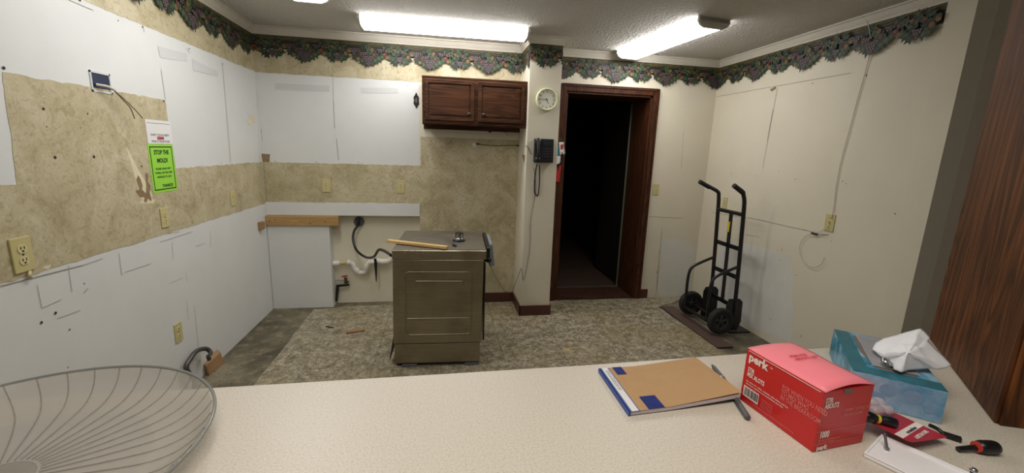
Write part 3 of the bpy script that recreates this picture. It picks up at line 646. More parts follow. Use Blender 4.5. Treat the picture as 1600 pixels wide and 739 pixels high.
MB().tube(wb((743, 225, .006), (755, 226, .02), (775, 227.5, .015), (800, 227, .012), (816, 228, .012))+[onX(824, 228, PX0)+V((-.008, 0, 0)), onY(826, 232, PY-.004), onY(828, 238, PY-.012), onY(832, 241, PY-.02)], .0028, 8, sub=6).build('cable', 'wiregrey', t)
MB().tube(wb((744, 225, .008), (749, 225, .014)), .006, 8).build('plug', 'black', t); MB().tube(wb((806, 227, .012), (812, 228, .012)), .006, 8).build('plug', 'black', t)

# ------------------------------------------------------------------ clock
cc = onY(853.5, 156, PY); R0 = .092
ck = thing('wall_clock', 'round cream wall clock on the pier above the phone', 'clock', cc)
MB().lathe([(0, .0), (R0*.93, .0), (R0, .006), (R0, .022), (R0*.965, .032), (R0*.90, .034), (R0*.86, .026), (R0*.86, .018)], cc, (0, -1, 0), 48).build('rim', 'clockrim', ck)
MB().lathe([(0, .019), (R0*.87, .019), (R0*.87, .016)], cc, (0, -1, 0), 48, smooth=False).build('face', 'clockface', ck)
for k in range(1, 13):
    a = PI/2-k*PI/6; p = cc+V((.066*math.cos(a), -.0195, .066*math.sin(a)-.0065))
    text('numeral', str(k), .0185, frame(p, (1, 0, 0), (0, 0, 1)), 'blackink', ck, .0004, align='CENTER')
m = MB()
for k in range(60):
    a = k*PI/30; r1 = .056; m.prism([cc+V((r*math.cos(a)+s*math.sin(a), -.0193, r*math.sin(a)-s*math.cos(a))) for r, s in ((.054, -.0004), (.0565, -.0004), (.0565, .0004), (.054, .0004))], (0, -1, 0), .0003)
m.build('minute_track', 'blackink', ck)
def hand(ang, ln, w, nm, y):
    a = math.radians(90-ang); d = V((math.cos(a), 0, math.sin(a))); e = V((-d.z, 0, d.x)); c0 = cc+V((0, y, 0))
    MB().prism([c0-d*.012-e*w, c0+d*ln-e*w*.5, c0+d*ln+e*w*.5, c0-d*.012+e*w], (0, -1, 0), .0008).build(nm, 'blackink', ck)
hand(155, .04, .0022, 'hour_hand', -.021); hand(273, .062, .0016, 'minute_hand', -.0225); hand(270, .05, .0005, 'second_hand', -.024)
MB().lathe([(0, .006), (.0035, .006), (.0035, 0)], cc+V((0, -.0195, 0)), (0, -1, 0), 12).build('hub_pin', 'blackink', ck)

# ------------------------------------------------------------------ phone
pc = onY(848.5, 235.5, PY); ph = thing('desk_phone', 'black corded phone with keypad mounted on the pier under the clock', 'phone', pc)
w2, h2 = .085, .1
MB().add([pc+V(p) for p in ((-w2, 0, -h2), (w2, 0, -h2), (w2, 0, h2), (-w2, 0, h2), (-w2, -.045, -h2), (w2, -.045, -h2), (w2, -.03, h2), (-w2, -.03, h2))], [(0, 3, 2, 1), (4, 5, 6, 7), (0, 1, 5, 4), (1, 2, 6, 5), (2, 3, 7, 6), (3, 0, 4, 7)]).build('body', 'phone', ph, bevel=.006)
hs = MB(); hx = pc.x-.058
hs.tube([(hx, pc.y-.055, pc.z-.088), (hx, pc.y-.068, pc.z-.05), (hx, pc.y-.072, pc.z), (hx, pc.y-.062, pc.z+.05), (hx, pc.y-.045, pc.z+.092)], [.019, .016, .014, .016, .021], 12, sub=6)
hs.lathe([(0, .0), (.026, .0), (.027, .016), (.02, .03), (0, .032)], (hx, pc.y-.036, pc.z+.078), (0, -1, 0), 18); hs.lathe([(0, 0), (.026, 0), (.027, .016), (.02, .03), (0, .032)], (hx, pc.y-.048, pc.z-.074), (0, -1, 0), 18)
hs.build('handset', 'phone', ph)
yy = lambda z: pc.y-.0375+.075*(z)/1-.0008-.0
def ypl(z): return pc.y-(.045-(z+h2)/(2*h2)*.015)
MB().prism([pc+V((-.015, ypl(.045)-pc.y, .045)), pc+V((.068, ypl(.045)-pc.y, .045)), pc+V((.068, ypl(.085)-pc.y, .085)), pc+V((-.015, ypl(.085)-pc.y, .085))], (0, -1, 0), .002).build('display', 'lcd', ph)
for r_ in range(4):
    for q in range(3):
        x, z = -.012+q*.022, .018-r_*.022
        MB().box((pc.x+x-.007, ypl(z)-.004, pc.z+z-.006), (pc.x+x+.007, ypl(z)+.003, pc.z+z+.006)).build('key', 'key', ph)
for r_ in range(4):
    z = .018-r_*.022
    MB().box((pc.x+.056, ypl(z)-.003, pc.z+z-.004), (pc.x+.072, ypl(z)+.003, pc.z+z+.004)).build('key', 'key', ph)
q0 = onY(839, 256, PY-.03); q1 = onY(835, 298, PY-.012); q2 = onY(841, 303, PY-.012); q3 = onY(843, 258, PY-.03)
path = [q0, onY(836, 275, PY-.02), q1, onY(838, 305, PY-.012), q2, onY(843, 280, PY-.02), q3]
m = MB(); m.tube(path, .0055, 8, sub=8)
m.build('coiled_cord', 'black', ph)
lc = MB().tube([onY(834, 262, PY-.012), onY(837, 290, PY-.006), onY(834, 315, PY-.006), onY(829, 345, PY-.006), onY(828, 380, PY-.006), onY(825, 405, PY-.006), onY(818, 438, PY-.006), V((PX0-.004, PY-.006, .45)), V((PX0-.012, PY+.03, .42)), onY(800, 455, 3.75), onY(790, 455, 3.72), onY(778, 440, 3.55), onY(767, 418, 3.3), onY(763, 405, 3.12), onY(761, 397, 3.06)], .0022, 6, sub=7).build('telephone_line', 'wiregrey'); tag(lc, 'thin grey line hanging from the phone down around the pier to the range', 'cable')
# keys and tags at casing
kc = onY(874, 222, 3.955); kt = thing('hanging_key_bunch', 'tags with cyan card and red strap hanging on the door casing beside the phone', 'keys', V((kc.x, 3.962, kc.z)))
def pq(pts, y, th, nm, mm): return MB().prism([onY(x, v, y) for x, v in pts], (0, -1, 0), th).build(nm, mm, kt, bevel=.0005)
MB().lathe([(.012, -.002), (.014, 0), (.012, .002)], onY(876, 219, 3.95), (0, -1, 0), 18, closed=True).tube([onY(876, 216, 3.967), onY(876, 217, 3.945)], .003, 8).build('hook_ring', 'silver', kt)
pq(((865, 228), (875, 227), (876, 242), (866, 243)), 3.963, .001, 'cyan_card', 'cyan')
pq(((873, 222), (881, 222), (882, 240), (875, 242)), 3.956, .003, 'clear_tag', 'sheet')
pq(((868, 244), (876, 243), (875, 256), (868, 256)), 3.960, .002, 'white_tag', 'sheet')
pq(((876, 226), (880, 226), (880, 233), (876, 233)), 3.952, .002, 'red_tag', 'redtag')
pq(((870, 262), (877, 258), (874, 284), (868, 284)), 3.962, .004, 'red_strap', 'redtag')
MB().tube([onY(878, 238, 3.95), onY(880, 248, 3.95), onY(874, 256, 3.955), onY(872, 266, 3.957)], .004, 8, sub=5).build('dark_clip', 'black', kt)
MB().tube([onY(880, 224, 3.952), onY(883, 238, 3.95), onY(881, 244, 3.95)], .0025, 8, sub=4).build('key', 'silver', kt)

# ------------------------------------------------------------------ plumbing recess
MB().box((XL+.003, 3.955, .783), (-.913, 3.999, .868)).build('x', 'pine').name = 'wooden_cleat'
o = bpy.data.objects['wooden_cleat']; tag(o, 'long raw pine cleat nailed across the top of the white lower wall panel', 'wood'); b = o.modifiers.new('bevel', 'BEVEL'); b.width = .002
MB().box((XL+.003, 3.975, .0), (-.996, 4.0, .79)).build('white_wall_panel', 'white', wall_b, bevel=.002)
for x, y in ((424, 344), (433, 342), (487, 348), (510, 345)):
    p = fb(x, y); MB().prism([V((p.x+.006*math.cos(k), 3.9548, p.z+.005*math.sin(k))) for k in (0, 1, 2, 3, 4, 5)], (0, -1, 0), .0003).build('wood_knot', 'hole', o)
YP = 4.09
pc2 = onY(561, 346, YP); rc = thing('range_receptacle', 'round grey wall receptacle with black plug under the white strip', 'outlet', pc2)
MB().lathe([(0, .03), (.036, .03), (.045, .022), (.047, 0)], pc2, (0, -1, 0), 24).build('receptacle', 'greyp', rc)
MB().tube([pc2+V((0, -.03, .04)), pc2+V((0, -.045, .0)), pc2+V((-.004, -.045, -.03))], [.02, .017, .012], 10, sub=3).build('plug', 'black', rc)
cd = MB().tube([pc2+V((-.004, -.045, -.03)), onY(553, 362, 4.02), onY(552, 376, 3.98), onY(558, 392, 3.9), onY(572, 402, 3.75), onY(584, 401, 3.55), onY(591, 391, 3.4), onY(598, 391, 3.3), onY(607, 396, 3.1), onY(611, 399, 3.0)], .011, 10, sub=6).build('power_cord', 'black')
tag(cd, 'thick black power cord looping from the wall receptacle to the steel range', 'cord')
YQ = 4.045
dr = thing('drain_pipe', 'white plastic drain pipe with U-shaped trap on the recessed wall', 'pipe', onY(565, 412, YQ))
MB().tube([onY(x, y, YQ) for x, y in ((523, 411), (532, 411), (545, 410))], .019, 14).build('pipe_end', 'pvcold', dr)
MB().tube([onY(521, 412, YQ), onY(531, 411, YQ)], .026, 14).tube([onY(543, 410, YQ), onY(549, 410, YQ)], .027, 14).build('coupling', 'pvc', dr)
MB().tube([onY(x, y, YQ) for x, y in ((547, 410), (551, 413), (555, 421), (562, 426), (571, 424), (574, 414), (580, 410), (590, 410))], .022, 14, sub=6).build('trap', 'pvc', dr)
MB().tube([onY(555, 420, YQ), onY(559, 424, YQ)], .028, 14).tube([onY(572, 420, YQ), onY(573.5, 415, YQ)], .028, 14).tube([onY(576, 410, YQ), onY(580, 410, YQ)], .027, 14).build('coupling', 'pvc', dr)
MB().tube([onY(x, y, YQ) for x, y in ((588, 408), (597, 409), (606, 408), (612, 404))], [.029, .029, .027, .022], 14, sub=4).build('pipe_end', 'pvc', dr)
bs = MB().tube([onY(586, 404, 4.0), onY(587, 412, 4.0), onY(588, 440, 4.0)], [.012, .015, .004], 8).build('black_spike', 'blackm'); tag(bs, 'black tapered spike hanging beside the white drain pipe', 'bracket')
vv = thing('shutoff_valve', 'small shutoff valve with red handle low on the recessed wall', 'valve', onY(540, 437, 4.05))
MB().tube([onY(524, 438, 4.06), onY(541, 438, 4.06)], .005, 8).build('stub_pipe', 'alum', vv)
MB().tube([onY(540, 434, 4.05), onY(541, 445, 4.05)], .013, 10).tube([onY(538, 441, 4.05), onY(545, 440, 4.05)], .009, 8).build('valve_body', 'brass', vv)
MB().tube([onY(534, 432, 4.045), onY(543, 431, 4.045)], .007, 8).tube([onY(538, 432, 4.05), onY(540, 436, 4.05)], .004, 8).build('valve_handle', 'redp', vv)
bk = MB().add([onY(x, y, 3.998)+V((0, k, 0)) for k in (0, -.012) for x, y in ((523, 448), (544, 446), (544, 449), (528, 451), (525, 474), (522, 474))], [(0, 1, 2, 3, 4, 5), (11, 10, 9, 8, 7, 6)]+[(i, (i+1) % 6, (i+1) % 6+6, i+6) for i in range(6)]).build('dark_gap_strip', 'blackm')
bk.location.y = .06; tag(bk, 'black L-shaped strip for a dark gap at the lower edge of the white panel, below the red valve', 'bracket')  # solid black strip added in place of an L-shaped dark gap

# ------------------------------------------------------------------ stainless range
rng = thing('kitchen_range', 'grimy stainless steel range standing sideways in the middle of the floor', 'range', (0, 3.05, 0))
RM = Matrix.Translation((-.012, 2.745, 0)) @ Matrix.Rotation(math.radians(-2.6), 4, 'Z')
def RB(a, b, nm, m_, parent=rng, bevel=.003, mi=0): return MB().box(a, b, mi, RM).build(nm, m_, parent, bevel=bevel)
hw = .30
body = MB()
body.add([RM @ V(p) for p in ((-.308, .012, .175), (.292, .012, .175), (.284, .64, .175), (-.296, .64, .175), (-.300, .004, .775), (.302, .004, .775), (.302, .64, .775), (-.300, .64, .775))], [(0, 3, 2, 1), (4, 5, 6, 7), (0, 1, 5, 4), (1, 2, 6, 5), (2, 3, 7, 6), (3, 0, 4, 7)])
body.build('body', 'steel', rng, bevel=.004)
def emboss(x0, x1, z0, z1, r, w=.008, h=.007, open_bottom=False, m_='steel'):
    pts = []
    cor = [(x1-r, z1-r, 0), (x0+r, z1-r, 90), (x0+r, z0+r, 180), (x1-r, z0+r, 270)]
    for cx, cz, a0 in cor:
        for k in range(7): a = math.radians(a0+k*15); pts.append((cx+r*math.cos(a), cz+r*math.sin(a)))
    if open_bottom: pts = [(x1, z0)]+pts[:14]+[(x0, z0)]
    else: pts.append(pts[0]); pts.append(pts[1])
    P = [RM @ V((x, .0095+(.7-z)*.0, z)) for x, z in pts]
    P = [RM @ V((x, .012-(z-.175)/.6*.008, z)) for x, z in pts]
    MB().tube(P, w, 8, caps=False).build('embossed_rib', m_, rng)
emboss(-.222, .222, .24, .69, .03, .005)
emboss(-.155, .165, .60, .625, .012, .006, open_bottom=True)
MB().tube([RM @ V((-.21, .0085, .36)), RM @ V((.21, .0085, .36))], .005, 8).build('embossed_rib', 'steel', rng)
RB((-.300, .010, .03), (.285, .60, .172), 'kick_panel', 'steel')
RB((-.29, .03, 0.004), (.275, .58, .03), 'toe_recess', 'black')
for x in (-.25, .18): RB((x, .005, .004), (x+.1, .04, .022), 'leveling_foot', 'greyp', bevel=.002)
RB((-.302, -.008, .778), (.318, .655, .842), 'cooktop_rim', 'steel', bevel=.006)
RB((-.296, -.002, .842), (.312, .650, .846), 'cooktop', 'steeltop', bevel=.001)
RB((.303, .01, .19), (.314, .62, .76), 'oven_door', 'dkglass', bevel=.004)
RB((.320, .06, .74), (.345, .62, .845), 'control_panel', 'black', bevel=.004)
m = MB(); m.add([RM @ V(p) for p in ((.345, .10, .70), (.385, .12, .70), (.365, .12, .86), (.345, .10, .86), (.345, .45, .70), (.385, .45, .70), (.365, .45, .86), (.345, .45, .86))], [(0, 3, 2, 1), (4, 5, 6, 7), (0, 1, 5, 4), (1, 2, 6, 5), (2, 3, 7, 6), (3, 0, 4, 7)])
m.build('handle_cover', 'bluegrey', rng, bevel=.006)
MB().tube([RM @ V((.32, .05, .765)), RM @ V((.345, .03, .765))], .016, 12).build('knob', 'black', rng)
MB().add([RM @ V(p) for p in ((-.302, .02, .24), (-.335, .03, .05), (-.335, .3, .05), (-.302, .3, .24), (-.306, .02, .24), (-.339, .03, .05), (-.339, .3, .05), (-.306, .3, .24))], [(0, 1, 2, 3), (7, 6, 5, 4), (0, 4, 5, 1), (1, 5, 6, 2), (2, 6, 7, 3), (3, 7, 4, 0)]).build('loose_back_flap', 'black', rng)
MB().tube([RM @ V((-.302, .30, .80)), RM @ V((-.32, .30, .80))], .02, 12).build('cord_bushing', 'bluegrey', rng)
# things on range
TZ = .846+.001
a, b = onZ(606, 376, TZ+.014), onZ(699, 386.5, TZ+.012)
o = MB().bar(a, b, .034, .018).build('wooden_stick', 'pine2', bevel=.002); o.location.z = -.001; tag(o, 'long yellow wooden stick lying across the left end of the steel range top', 'wood')
c = onZ(717, 376, TZ); rg = thing('burner_fitting', 'black and silver round burner fitting standing on the range top at the back right', 'fitting', c)
MB().lathe([(0, 0), (.045, 0), (.046, .006), (.04, .012), (0, .012)], c, n=28).build('base_disc', 'black', rg)
MB().lathe([(.034, .012), (.034, .02), (.03, .024), (0, .024)], c, n=28).build('metal_ring', 'silver', rg)
for k in range(5):
    a_ = 2*PI*k/5; p = c+V((.028*math.cos(a_), .028*math.sin(a_), .02)); MB().tube([p, p+V((0, 0, .034))], .0035, 6).build('cage_post', 'black', rg)
MB().lathe([(.025, .052), (.032, .052), (.032, .058), (.025, .058)], c, n=24, closed=True).build('cage_ring', 'black', rg)
MB().tube([c+V((0, 0, .024)), c+V((0, 0, .045))], .012, 10).build('spindle', 'silver', rg)
c = onZ(711, 383, TZ+.008)
o = MB().tube([c+V((-.018, .012, 0)), c, c+V((.01, -.015, -.002))], [.006, .0085, .004], 8, sub=3).build('plastic_cap', 'knob'); tag(o, 'tiny black cap lying on the range top beside the wooden stick', 'cap')

# ------------------------------------------------------------------ loose wood and hose at left
c = fl(405, 352); o = MB().box((XL+.0005, c.y-.03, c.z-.035), (XL+.035, c.y+.03, c.z+.03)).build('wood_block', 'orangewood', bevel=.002); tag(o, 'small wood block nailed to the left wall beside the pine cleat', 'wood')
q = [onZ(337, 586, 0), onZ(330, 582, 0)]
cb = onX(344, 572, XL+.03)
o = MB().add([V((XL+.012, 2.80, 0)), V((XL+.035, 2.79, 0)), V((XL+.05, 2.95, 0)), V((XL+.02, 2.97, 0)), V((XL+.002, 2.80, .075)), V((XL+.022, 2.79, .07)), V((XL+.035, 2.95, .085)), V((XL+.004, 2.97, .10))], [(0, 3, 2, 1), (4, 5, 6, 7), (0, 1, 5, 4), (1, 2, 6, 5), (2, 3, 7, 6), (3, 0, 4, 7)]).build('wood_offcut', 'orangewood', bevel=.003)
tag(o, 'orange wood offcut leaning at the foot of the left wall beside the bent hose', 'wood')
hx_ = XL+.03
o = MB().tube([V((XL+.14, 2.45, .012)), V((XL+.07, 2.55, .03)), V((hx_+.01, 2.62, .06)), onX(291, 576, hx_), onX(297, 561, hx_), onX(308, 548, hx_), onX(322, 545, hx_+.01), onX(329, 551, hx_+.03), onX(325, 557, hx_+.04)], [.014]*7+[.013, .010], 12, sub=6).tube([onX(325, 556, hx_+.04), onX(327, 562, hx_+.04)], .012, 10).build('flexible_hose', 'conduit')
tag(o, 'bent dark grey hose curving up beside the left wall, behind the clear bowl', 'hose')
o = MB().bar(onZ(541, 519, .012), onZ(570, 515, .012), .04, .014).build('wood_scrap', 'orangewood', bevel=.002); tag(o, 'flat orange wood scrap lying on the stone-pattern floor left of the range', 'wood')
o = MB().bar(onZ(509, 510, .008), onZ(521, 512, .008), .012, .006).build('dark_splinter', 'hole'); tag(o, 'thin dark splinter on the floor between bare strip and orange wood scrap', 'debris')
k = 0
for x, y, s in ((792, 510, .02), (887, 548, .022), (893, 545, .012), (900, 477, .014), (988, 475, .016), (548, 527, .012)):
    p = onZ(x, y, .0045); MB().prism([p+V((s*math.cos(a)*rnd.uniform(.6, 1.1), s*math.sin(a)*rnd.uniform(.6, 1.1), 0)) for a in (0, 1, 2, 3, 4.2, 5.2)], (0, 0, 1), .004).build('floor_chip', 'debris')
    o = C.objects[-1]
labs = ['pale chip on the floor right of the range, nearest the pier', 'larger of two pale chips on the floor in the middle behind the counter', 'smaller of two pale chips on the floor in the middle behind the counter', 'pale chip on floor just in front of the doorway left side', 'pale chip on floor in front of the doorway near its right casing', 'tiny chip beside the flat orange wood scrap']
for o, l in zip([o for o in C.objects if o.name.startswith('floor_chip')], labs): tag(o, l, 'debris', 'pale chips on the floor')

# brown plank under the hand truck
pl = MB().box((2.185, 2.80, .006), (2.325, 3.70, .018)).build('brown_plank', 'plankbrown', bevel=.002); tag(pl, 'flat dark brown plank on the floor under the hand truck wheels', 'plank')

# ------------------------------------------------------------------ hand truck
ht = thing('hand_truck', 'black steel two-wheeled hand truck leaning by the right wall', 'hand truck', (2.45, 3.26, 0))
PF, PR_ = 3.09, 3.42
def up(Y): return [(2.53, Y, .03), (2.505, Y, .5), (2.475, Y, 1.05), (2.465, Y, 1.17)]
def hts(px, py, Y): return onY(px, py, Y)
for Y, tip, mid in ((PF, (1147, 290), (1158, 299)), (PR_, (1093.5, 284), (1111, 294))):
    t_, m_ = onY(*tip, Y), onY(*mid, Y)
    MB().tube([V((2.53, Y, .03)), V((2.51, Y, .5)), V((2.478, Y, 1.05)), V((2.468, Y, 1.16)), V((2.455, Y, 1.20)), V((m_.x+.01, Y, m_.z)), t_], .0165, 14, sub=5).build('side_rail', 'blackm', ht)
    d = (t_-m_).normalized(); MB().tube([t_-d*.11, t_+d*.004], .0195, 14).build('grip', 'rubber', ht)
MB().tube([V((2.476, PF, 1.045)), V((2.476, PR_, 1.045))], .017, 12).build('crossbar', 'blackm', ht)
for z, x, bow in ((.75, 2.497, 0), (.50, 2.51, 0), (.235, 2.52, 0)):
    MB().bar((x, PF, z), (x, PR_, z), .012, .036).build('crossbar', 'blackm', ht)
MB().bar((2.49, 3.255, 1.04), (2.52, 3.255, .24), .03, .01, up=V((0, 1, 0))).build('center_strap', 'blackm', ht)
MB().box((2.478, 3.243, .87), (2.4845, 3.267, .96)).build('yellow_label', 'yellow', ht)
for Y in (PF-.0, PR_+.0):
    MB().tube([V((2.505, Y, .60)), V((2.39, Y, .555)), V((2.30, Y, .51)), V((2.27, Y, .46)), V((2.262, Y, .35)), V((2.268, Y, .12))], .013, 12, sub=5).build('brace', 'blackm', ht)
    MB().prism([V((2.44, Y-.004, .02)), V((2.57, Y-.004, .02)), V((2.60, Y-.004, .10)), V((2.59, Y-.004, .28)), V((2.56, Y-.004, .31)), V((2.46, Y-.004, .31)), V((2.44, Y-.004, .27))], (0, 1, 0), .008).build('side_plate', 'blackm', ht)
MB().tube([V((2.36, 3.01, .135)), V((2.36, 3.50, .135))], .010, 12).build('axle', 'blackm', ht)
MB().bar((2.265, PF, .12), (2.265, PR_, .12), .02, .02).bar((2.265, PF, .12), (2.5, PF, .12), .01, .03).bar((2.265, PR_, .12), (2.5, PR_, .12), .01, .03).build('axle_frame', 'blackm', ht)
MB().box((2.49, 3.06, .004), (2.69, 3.45, .012)).build('toe_plate', 'blackm', ht, bevel=.002)
for Yw, sg_ in ((3.035, -1), (3.475, 1)):
    ZW = .018+.116
    w = MB().lathe([(.066, -.02), (.075, -.026), (.1, -.028), (.112, -.022), (.116, -.01), (.116, .01), (.112, .022), (.1, .028), (.075, .026), (.066, .02)], (2.36, Yw, ZW), (0, 1, 0), 40, closed=True)
    wo = w.build('wheel', 'rubber', ht)
    m = MB().lathe([(.056, -.014), (.067, -.019), (.067, .019), (.056, .014)], (2.36, Yw, ZW), (0, 1, 0), 40, closed=True)
    m.lathe([(0, -.024), (.014, -.024), (.02, -.016), (.02, .016), (.014, .024), (0, .024)], (2.36, Yw, ZW), (0, 1, 0), 24)
    for k in range(5):
        a = 2*PI*k/5+.3; d = V((math.cos(a), 0, math.sin(a))); c0 = V((2.36, Yw, ZW)); m.bar(c0+d*.016, c0+d*.062, .022, .018, up=V((0, 1, 0)))
    m.lathe([(0, -.004), (.06, -.004), (.06, .004), (0, .004)], (2.36, Yw, ZW), (0, 1, 0), 30, mi=1)
    m.build('wheel_hub', ['hub', 'rubber'], wo)

# ------------------------------------------------------------------ cable on right wall
t = thing('thin_wall_cable', 'thin pale cable running down the right wall from crown to the plate and looping', 'cable', fr(1297, 348)+V((-.01, 0, 0)))
def wr(*p): return [fr(x, y)+V((-d, 0, 0)) for x, y, d in p]
MB().tube(wr((1366, 33, .056), (1365, 50, .03), (1362, 80, .012), (1352, 118, .008), (1340, 160, .008), (1328, 205, .008), (1316, 250, .008), (1308, 290, .008), (1304, 325, .008), (1301, 342, .012)), .0024, 8, sub=5).build('cable', 'wirewhite', t)
MB().tube(wr((1297, 353, .016), (1288, 360, .02), (1274, 365, .012), (1262, 368, .012), (1253, 380, .014), (1252, 395, .014), (1259, 409, .014), (1272, 417, .014), (1285, 413, .014), (1291, 402, .012)), .0022, 8, sub=6).build('loop_cable', 'wirewhite', t)
MB().tube(wr((1270, 364, .012), (1279, 366, .012)), .0065, 8).tube(wr((1279, 366, .012), (1297, 367, .014)), .0016, 6).build('connector', 'black', t)

# ------------------------------------------------------------------ stained wood post at right
P0, P1, P2, P3 = (1.415, .932), (1.086, .576), (1.55, .40), (1.83, .60)
post = thing('wood_post', 'tall stained brown wood cabinet side rising from the right end of the counter', 'wood panel', (1.4, .65, CZ))
mp_ = MB().prism([V((x, y, CZ+.0005)) for x, y in (P0, P1, P2, P3)], (0, 0, 1), ZC-CZ-.003); mp_.build('side_panel', 'post', post, bevel=.004)
d = (V((*P2, 0))-V((*P1, 0))).normalized(); n_ = V((d.y, -d.x, 0))
MB().prism([V((*P1, CZ+.0005))+d*.006, V((*P1, CZ+.0005))+d*.45, V((*P1, CZ+.0005))+d*.45+n_*.006, V((*P1, CZ+.0005))+d*.006+n_*.006], (0, 0, 1), ZC-CZ-.003).build('front_panel', 'post', post, bevel=.002)
# ------------------------------------------------------------------ counter
m = MB(); m.prism([V((x, y, CZ-.04)) for x, y in ((-1.518, .868), (-.46, .882), (.32, .891), (1.05, .915), (1.22, .92), (1.42, .937), (1.86, .95), (1.86, .25), (-1.518, .25))], (0, 0, 1), .04)
ct = m.build('countertop', 'counter', bevel=.006); ct.name = 'bar_countertop'; tag(ct, 'long cream speckled laminate bar counter across the foreground', 'counter')
# ------------------------------------------------------------------ clear ribbed bowl
BC = V((-.641, .637, CZ)); BR_, BH = .2695, .042
bw = thing('ribbed_bowl', 'wide smoky clear plastic bowl with radiating ribs at the left end of the counter', 'bowl', BC)
prof = [(0, .004), (.05, .004), (.12, .004), (.18, .0045), (.205, .007), (.225, .012), (.243, .021), (.256, .031), (BR_-.004, BH)]
MB().lathe(prof, BC, n=96).lathe([(r, h-.0025 if h < .03 else h-.001) for r, h in [(0, .004), (.18, .0045)]], BC, n=48).build('dish', 'bowl', bw, recalc=False)
MB().lathe([(BR_+.003*math.cos(a*PI/4), BH+.003*math.sin(a*PI/4)) for a in range(8)], BC, n=96, closed=True).build('rim', 'rim', bw)
m = MB()
for k in range(40):
    a = 2*PI*k/40+.05; sw = .12
    pts = [BC+V((r*math.cos(a+sw*(r/BR_)**3), r*math.sin(a+sw*(r/BR_)**3), h+.0008)) for r, h in prof[1:]]
    m.tube(pts, .0011, 5, sub=2)
m.build('ribs', 'bowlrib', bw)
MB().lathe([(0, .0062), (.040, .0062), (.046, .0045), (.046, .003)], BC, n=40).build('hub', 'bowlrib', bw)

# ------------------------------------------------------------------ receipt pad
def quadlerp(q, u, v): return (q[0]*(1-u)+q[1]*u)*(1-v)+(q[3]*(1-u)+q[2]*u)*v
# corners: back-left, back-right, front-right, front-left
pb = [V((.366, .852, CZ)), V((.612, .855, CZ)), V((.620, .703, CZ)), V((.364, .685, CZ))]
lift = lambda u: .009*max(0, u-.35)/.65
pd = thing('receipt_pad', 'brown kraft-covered pad with white strip and blue tape on the counter', 'notebook', (.49, .77, CZ))
def slab(q, u0, u1, v0, v1, z0, z1, nm, mm, n=10, bev=0, extra=0, parent=pd, lab=None):
    m = MB(); P = []
    for i in range(n+1):
        u = u0+(u1-u0)*i/n
        for z, v in ((z0, v0), (z0, v1), (z1, v1), (z1, v0)): P.append(quadlerp(q, u, v)+V((0, 0, z+lift(u)*(1+extra))))
    fs = [(0, 1, 2, 3), tuple(4*n+k for k in (3, 2, 1, 0))]
    for i in range(n):
        for k in range(4): k2 = (k+1) % 4; fs.append((4*i+k, 4*i+k2, 4*i+4+k2, 4*i+4+k))
    m.add(P, fs); return m.build(nm, mm, parent, bevel=bev, label=lab)
slab(pb, .01, .99, .01, .995, .0012, .0085, 'pages', 'pages')
slab(pb, 0, 1, 0, 1, .0003, .0012, 'back_cover', 'hub')
slab(pb, .085, 1, 0, 1, .0088, .0098, 'front_cover', 'kraft', extra=.5)
slab(pb, -.008, .09, -.004, 1.004, .0086, .0094, 'spine_tape', 'spine'); slab(pb, -.012, .004, -.004, 1.004, .0003, .0094, 'spine_edge', 'spine')
slab(pb, .018, .075, .0, 1.0, .0095, .0100, 'white_strip', 'sheet')
slab(pb, .125, .215, .0, .20, .0100, .0105, 'blue_tape', 'tape', extra=.5); slab(pb, .16, .30, .74, 1.003, .0100, .0105, 'blue_tape', 'tape', extra=.5)
m = MB()
u_ = (pb[3]-pb[0]).normalized(); o0 = quadlerp(pb, .055, .08)+V((0, 0, .0101)); v_ = V((0, 0, 1)).cross(u_)
text('strip_print', 'Instructions: use with imprinted copies of pads,\nplace form under each page and press to print', .0042, frame(o0, u_, v_), 'blackink', pd, 0, .0001)
def pen(label, a, b, rs, mm, name, parts=()):
    a, b = V(a), V(b); d = b-a; n = len(rs)-1
    o = MB().tube([a+d*(t) for t, r in rs], [r for t, r in rs], 14).build(name, mm); tag(o, label, 'pen'); return o
pn = pen('slim dark pen sticking out from behind the pad toward the floor', (.653, .848, CZ+.0052), (.627, .735, CZ+.0042), ((0, .0012), (.06, .003), (.12, .0045), (.7, .0045), (1, .0035)), 'penink', 'pen')
MB().bar((.6365, .790, CZ+.0105), (.6300, .750, CZ+.009), .002, .001).build('clip', 'silver', pn)
MB().tube([(.6400, .792, CZ+.0052), (.6388, .786, CZ+.0052)], .0048, 12).build('band', 'silver', pn)
pen('thick grey marker poking out under the near corner of the pad', (.618, .7285, CZ+.0062), (.590, .643, CZ+.0062), ((0, .003), (.08, .0055), (.9, .0058), (.97, .0056), (1, .0045)), 'marker', 'marker')

# ------------------------------------------------------------------ red stir stick box
b0, b1, b2 = V((.6255, .713, CZ)), V((.6415, .548, CZ)), V((.7575, .560, CZ)); b3 = b0+(b2-b1); BHt = .119
pk = thing('red_carton', 'red cardboard carton with lid painted with pink sheen and white lettering on the counter', 'box', (.69, .63, CZ))
MB().prism([b0+V((0, 0, .0005)), b1+V((0, 0, .0005)), b2+V((0, 0, .0005)), b3+V((0, 0, .0005))], (0, 0, 1), BHt-.002).build('carton_body', 'perk', pk, bevel=.0012)
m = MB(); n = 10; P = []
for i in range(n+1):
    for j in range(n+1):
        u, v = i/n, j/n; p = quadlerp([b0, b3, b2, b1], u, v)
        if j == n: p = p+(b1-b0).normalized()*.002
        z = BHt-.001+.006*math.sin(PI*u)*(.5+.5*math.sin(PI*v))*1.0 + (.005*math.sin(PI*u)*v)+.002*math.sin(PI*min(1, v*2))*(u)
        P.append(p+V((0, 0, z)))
m.add(P, [(i*(n+1)+j, (i+1)*(n+1)+j, (i+1)*(n+1)+j+1, i*(n+1)+j+1) for i in range(n) for j in range(n)], 0, True)
